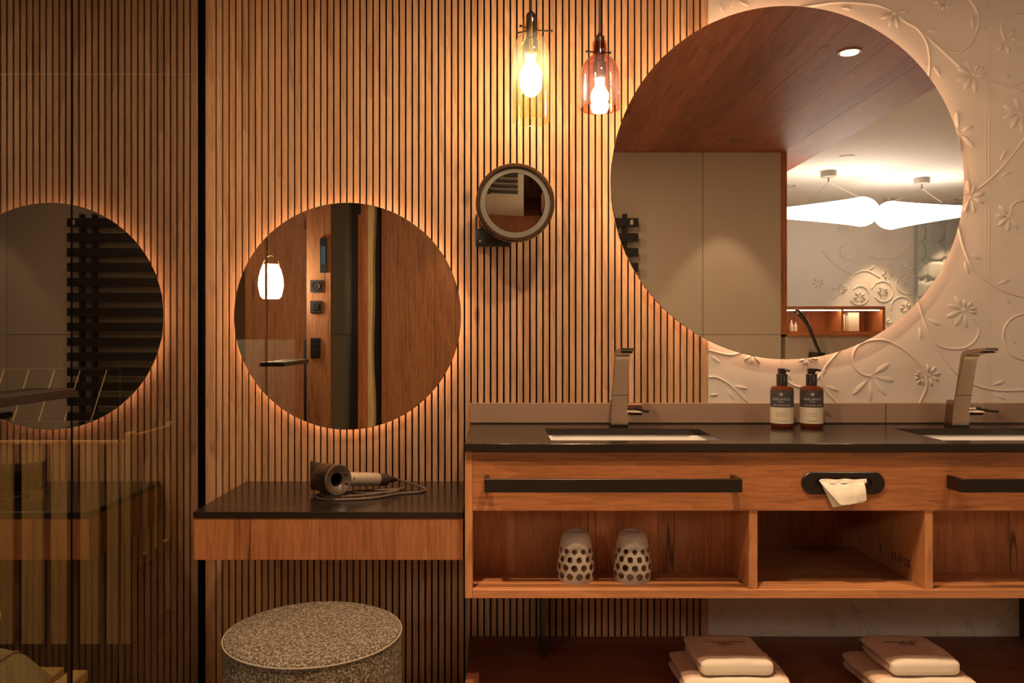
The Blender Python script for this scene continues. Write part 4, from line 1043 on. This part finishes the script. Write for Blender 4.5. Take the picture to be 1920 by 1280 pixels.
ni = thing('wall_niche', 'lit open oak shelf box standing on the half-height wall', 'shelf', (2.25, RY, 1.157))
X0, X1, ZA, ZB, YA, YBk = 1.896, 2.545, 1.1575, 1.335, RY - 0.02, RY - 0.28
obj('top_board', bx(X0, X1, YBk, YA, ZB - 0.022, ZB, bev=0.001), M_edgex, ni)
obj('bottom_board', bx(X0, X1, YBk, YA, ZA, ZA + 0.014), M_edgex, ni)
obj('side_board', bx(X1 - 0.018, X1, YBk, YA, ZA + 0.0142, ZB - 0.0222), M_edge, ni)
obj('back_board', bx(X0, X1 - 0.0182, YBk, YBk + 0.01, ZA + 0.0142, ZB - 0.0222), M_vert, ni)
obj('divider', bx(2.262, 2.276, YBk + 0.0102, YA - 0.01, ZA + 0.0142, ZB - 0.0222), M_edge, ni)
obj('light_strip', bx(X0 + 0.01, X1 - 0.03, YA - 0.03, YA - 0.015, ZB - 0.0285, ZB - 0.0224), M_strip, ni, 'glowing strip light')
for q, (bx_, hh) in enumerate(((1.962, 0.075), (1.990, 0.06))):
    tb = thing('toiletry_bottle', ('taller' if q == 0 else 'shorter') + ' small white bottle in the lit niche beside the jamb', 'bottle', (bx_, RY - 0.10, ZA + 0.0142), 'white bottles in the niche')
    obj('body', lathe(BM(), [(0, 0), (0.012, 0), (0.012, hh * 0.6), (0.005, hh * 0.75), (0.005, hh), (0, hh)], T(bx_, RY - 0.10, ZA + 0.0142), 16), M_ceramic, tb)
xb = 2.30
for q, (wd, hh, m, lab) in enumerate(((0.016, 0.115, M_book2, 'dark red thin book nearest the divider in the lit niche'), (0.012, 0.105, M_book, 'thin pale spine beside the red book in the lit niche'), (0.075, 0.125, M_paper, 'wide cream folder standing in the lit niche'))):
    bk = thing('book', lab, 'book', (xb + wd / 2, RY - 0.12, ZA + 0.0142), 'books in the niche')
    obj('cover', bx(xb, xb + wd, RY - 0.20, RY - 0.09, ZA + 0.0142, ZA + 0.0142 + hh, bev=0.0015), m, bk)
    obj('pages', bx(xb + 0.002, xb + wd - 0.002, RY - 0.0899, RY - 0.088, ZA + 0.018, ZA + hh + 0.010), M_paper, bk)
    xb += wd + 0.002

def cloud_lamp(xc, yc, zc, direction, label, canopy):
    t = thing('cloud_lamp', label, 'pendant lamp', (xc, yc, CEIL), 'teardrop bedroom lamps')
    L = 0.82
    def rad(q):
        e = 0.108 - 0.080 * max(0.0, (q - 0.16) / 0.84) ** 0.8
        return e * math.sqrt(max(0.0, 1 - (1 - min(1, q / 0.16)) ** 2))
    prof = [(0, 0)] + [(rad(k / 32), k / 32 * L) for k in range(1, 33)] + [(0, L + 0.01)]
    obj('shade', lathe(BM(), prof, axis_m((xc, yc, zc), direction), 40), M_cloud, t, 'glowing white teardrop shade', ang=1.2)
    cxp = Vector(canopy)
    obj('canopy', lathe(BM(), [(0, 0), (0.055, 0), (0.055, -0.042), (0.05, -0.046), (0, -0.046)], T(cxp.x, cxp.y, CEIL + 0.004), 28), plain('canopy_grey', (0.30, 0.27, 0.23), 0.5), t, 'grey round ceiling canopy')
    obj('stem', tube(BM(), [cxp + Vector((0, 0, CEIL - 0.045)), cxp + Vector((0, 0, CEIL - 0.075))], 0.006, 8), M_steel, t)
    d = Vector(direction).normalized(); hub = cxp + Vector((0, 0, CEIL - 0.075))
    bm = BM()
    for f, up in ((0.12, 0.085), (0.62, 0.075)):
        tube(bm, [hub, Vector((xc, yc, zc)) + d * (L * f) + Vector((0, 0, up))], 0.0012, 6)
    obj('wire', bm, M_steel, t, 'thin suspension wires')
    return t
q = PM(1647, 396, 5.7); cloud_lamp(q.x, q.y, q.z, (-1, 0, -0.02), 'glowing white teardrop lamp tapering away behind the jamb', (2.425, -0.88, 0))
q = PM(1641, 405, 5.96); cloud_lamp(q.x, q.y, q.z, (1, 0, 0.055), 'glowing white teardrop lamp tapering towards the tufted headboard', (3.24, -1.13, 0))

hb = thing('tufted_headboard', 'tall grey-green button-tufted headboard panel on the bedroom wall', 'headboard', (4.4, YB, 0))
hx0, hx1, hz1 = 3.84, 5.0, 2.20
bm = BM(); gx, gz = 80, 150; stp = 0.172
rows = []
for j in range(gz + 1):
    row = []
    for i in range(gx + 1):
        x = hx0 + (hx1 - hx0) * i / gx; z = 0.002 + (hz1 - 0.002) * j / gz
        u = (x - hx0 - 0.07) / stp; v = (z - 0.10) / stp
        du, dv = u - round(u), v - round(v)
        dep = 0.045 * math.exp(-(du * du + dv * dv) * 45) + 0.014 * math.exp(-min(du * du, dv * dv) * 260)
        ed = min(i, gx - i, 3) / 3 * 0.02
        row.append(bm.verts.new((x, YB + 0.076 + ed - dep, z)))
    rows.append(row)
for j in range(gz):
    for i in range(gx): bm.faces.new([rows[j][i + 1], rows[j][i], rows[j + 1][i], rows[j + 1][i + 1]])
box(bm, hx0, hx1, YB + 0.017, YB + 0.074, 0.002, hz1)
obj('panel', bm, M_tuft, hb, ang=1.0)
for j in range(5, 12):
    for i in range(4):
        xx, zz = hx0 + 0.07 + stp * i, 0.10 + stp * j
        obj('button', lathe(BM(), [(0, 0.012), (0.012, 0.009), (0.016, 0.002), (0.016, -0.004)], axis_m((xx, YB + 0.038, zz), (0, 1, 0)), 10), M_blackm, hb)

# switches on the narrow plank pier
def wall_plate(px, py, w_, h_, label, kind):
    c = PM(px, py, 5.098 - 0.0)
    t = thing(kind, label, 'switch' if kind != 'wall_socket' else 'socket', (c.x, RY, c.z))
    obj('cover_plate', bx(c.x - w_ / 2, c.x + w_ / 2, RY + 0.0003, RY + 0.010, c.z - h_ / 2, c.z + h_ / 2, bev=0.0012), M_blackm, t)
    return t, c
t, c = wall_plate(593, 536.5, 0.075, 0.078, 'square black wall socket with round outlet, upper plate on the plank pier', 'wall_socket')
obj('outlet', lathe(BM(), [(0.016, 0.0), (0.026, 0.003), (0.026, 0.0), (0.016, -0.002)], axis_m((c.x, RY + 0.0105, c.z), (0, 1, 0)), 24, close=True), M_gun, t)
obj('pin', lathe(BM(), [(0, 0.004), (0.006, 0.003), (0.006, -0.001)], axis_m((c.x, RY + 0.0102, c.z), (0, 1, 0)), 12), M_brass, t, 'brass centre pin')
t, c = wall_plate(593, 575, 0.075, 0.078, 'square black rotary switch plate, below the socket on the plank pier', 'wall_switch')
obj('rocker', bx(c.x - 0.02, c.x + 0.02, RY + 0.0102, RY + 0.014, c.z - 0.022, c.z + 0.022, bev=0.001), M_gun, t)
t, c = wall_plate(592, 652, 0.064, 0.13, 'tall black double switch plate, lowest on the plank pier', 'wall_switch')
for dz in (-0.03, 0.03): obj('rocker', bx(c.x - 0.026, c.x + 0.026, RY + 0.0102, RY + 0.013, c.z + dz - 0.027, c.z + dz + 0.027, bev=0.001), M_black, t)
t, c = wall_plate(607, 479, 0.045, 0.225, 'slim black room controller with a pale blue screen, top of the plank pier', 'room_controller')
obj('screen', bx(c.x - 0.014, c.x + 0.014, RY + 0.0102, RY + 0.012, c.z - 0.06, c.z + 0.06), emit('blue_screen', (0.45, 0.65, 0.70), 0.06), t, 'pale blue screen')

# lantern hanging over the resting corner
ln = thing('lantern', 'glowing opal lantern with wire handle hanging in the resting corner', 'pendant lamp', (-1.43, -0.17, 1.4))
c = PM(508, 527, 5.0); M = T(c.x, c.y, c.z)
obj('shade', lathe(BM(), [(0, -0.115), (0.05, -0.112), (0.066, -0.095), (0.079, -0.03), (0.076, 0.02), (0.062, 0.075), (0.050, 0.102), (0.04, 0.108), (0, 0.108)], M, 36), M_lantern, ln, 'glowing opal shade')
bm = BM(); tube(bm, [(c.x + 0.056 * math.cos(a), c.y, c.z + 0.08 + 0.085 * math.sin(a)) for a in [PI * k / 16 for k in range(17)]], 0.004, 8)
obj('wire_handle', bm, M_brass, ln, 'brass wire handle')
obj('cord', tube(BM(), [(c.x, c.y, c.z + 0.164), (c.x, c.y, CEIL + 0.009)], 0.003, 8), M_blackm, ln)

# padded bench in the resting corner, and slatted bench + lounger behind the glass
sb = thing('padded_bench', 'high-backed grey padded bench in the resting corner, seen in the smaller mirror', 'bench', (-1.8, -1.0, 0))
obj('back', bx(-2.6, -1.462, -1.02, -0.90, 0.0, 1.115, bev=0.012, seg=3), M_grey, sb)
obj('seat', bx(-2.6, -1.462, -1.58, -1.021, 0.0, 0.44, bev=0.015, seg=3), M_grey, sb)
obj('side_board', bx(-1.4615, -1.36, -1.58, -0.89, 0.0, 1.115, bev=0.002), M_blackm, sb, 'black side board')

cb = thing('slatted_bench', 'pale wooden bench with slatted back and side, seen through the glass', 'bench', (-1.55, 2.95, 0))
YS = 2.90
zr = CZ - (826 - VY) * YS / F
for a, b in ((-30, 22), (40, 78), (95, 132), (150, 185), (200, 232)):
    obj('slat', bx((a - VX) * YS / F, (b - VX) * YS / F, YS, YS + 0.018, 0.0, zr - 0.012, bev=0.002), M_pale, cb)
obj('top_rail', bx((-40 - VX) * YS / F, (232 - VX) * YS / F, YS - 0.004, YS + 0.022, zr - 0.0118, zr, bev=0.002), M_pale, cb)
XS = (232 - VX) * YS / F
def ydep(px, x=XS): return x * F / (px - VX)
zt3 = CZ - (818 - VY) * YS / F
for a, b in ((232.5, 245), (246, 257), (266, 278), (284, 294), (310, 320)):
    full = (a < 240 or a > 300)
    ya, yb = ydep(a), ydep(b)
    obj('post' if full else 'slat', bx(XS, XS + 0.024, ya, yb, 0.0 if full else 0.30, zt3 + 0.012 if full else zt3 - 0.085, bev=0.002), M_pale, cb)
obj('side_rail', bx(XS + 0.001, XS + 0.023, ydep(245.1), ydep(309.9), zt3 - 0.092, zt3, bev=0.002), M_pale, cb)
obj('low_rail', bx(XS + 0.001, XS + 0.023, ydep(245.1), ydep(309.9), 0.26, 0.299, bev=0.002), M_pale, cb)
obj('leg', bx((-40 - VX) * YS / F, (-30 - VX) * YS / F, YS, YS + 0.02, 0, 0.26), M_pale, cb)

lo = thing('lounger', 'low pale wooden lounger with a sage padded seat behind the glass', 'lounger', (-1.4, 1.85, 0))
obj('frame_board', bx(-2.1, -1.115, 1.60, 2.03, 0.255, 0.285, bev=0.003), M_pale, lo)
obj('frame_board', bx(-1.093, -1.045, 1.60, 2.012, 0.255, 0.285, bev=0.003), M_pale, lo)
obj('cross_rail', bx(-2.1, -1.05, 1.75, 1.80, 0.225, 0.2548), M_pale, lo)
for xx in (-2.05, -1.07):
    for yy in (1.64, 1.98): obj('leg', bx(xx - 0.02, xx + 0.02, yy - 0.02, yy + 0.02, 0, 0.2548), M_pale, lo)
bm = BM(); nx, ny = 20, 12
def cush(u, v):
    e = min(1, 7 * min(u, 1 - u)); f = min(1, 5 * min(v, 1 - v))
    return 0.286 + 0.100 * (1 - (1 - e) ** 2.2) ** 0.5 * (1 - (1 - f) ** 2.2) ** 0.5
g = [[bm.verts.new((-2.05 + 0.935 * i / nx, 1.60 + 0.37 * j / ny, cush(i / nx, j / ny))) for i in range(nx + 1)] for j in range(ny + 1)]
for j in range(ny):
    for i in range(nx): bm.faces.new([g[j][i], g[j][i + 1], g[j + 1][i + 1], g[j + 1][i]])
bm.faces.new([bm.verts.new(v) for v in ((-2.05, 1.60, 0.2855), (-2.05, 1.97, 0.2855), (-1.115, 1.97, 0.2855), (-1.115, 1.60, 0.2855))])
obj('cushion', bm, M_sage, lo, 'sage green padded cushion', ang=1.4)
bm = BM(); tube(bm, catmull([(-1.174, 1.61 + 0.35 * k / 10, cush(0.937, 0.02 + 0.96 * k / 10) + 0.001) for k in range(11)], 3), 0.003, 8)
obj('piping', bm, M_pipe, lo, 'pale piping')

wr_ = thing('slant_rods', 'row of slanting thin pale rods standing in for bright lines behind the glass', 'line_rods', (-1.5, 2.2, 0.9))
YW = 2.25
rail = obj('rail', tube(BM(), [P(-60, 692, YW), P(225, 692, YW)], 0.0022, 8), M_blackm, wr_)
for a in (-42, 8, 55, 103, 151, 201):
    obj('wire', tube(BM(), [P(a, 691, YW), P(a - 31, 790, YW)], 0.0017, 6), M_pale_rod, wr_)  # pale-coloured rods standing in for slanting bright lines
    obj('wire', tube(BM(), [P(a + 1, 691, YW), P(a + 24, 790, YW)], 0.0007, 6), M_blackm, wr_)
obj('bottom_rail', tube(BM(), [P(-73, 790, YW), P(225, 790, YW)], 0.0022, 8), M_blackm, wr_)
for a in (-60, 225): obj('upright', tube(BM(), [P(a, 691, YW), Vector((P(a, 691, YW).x, YW, 0.001))], 0.004, 8), M_blackm, wr_)
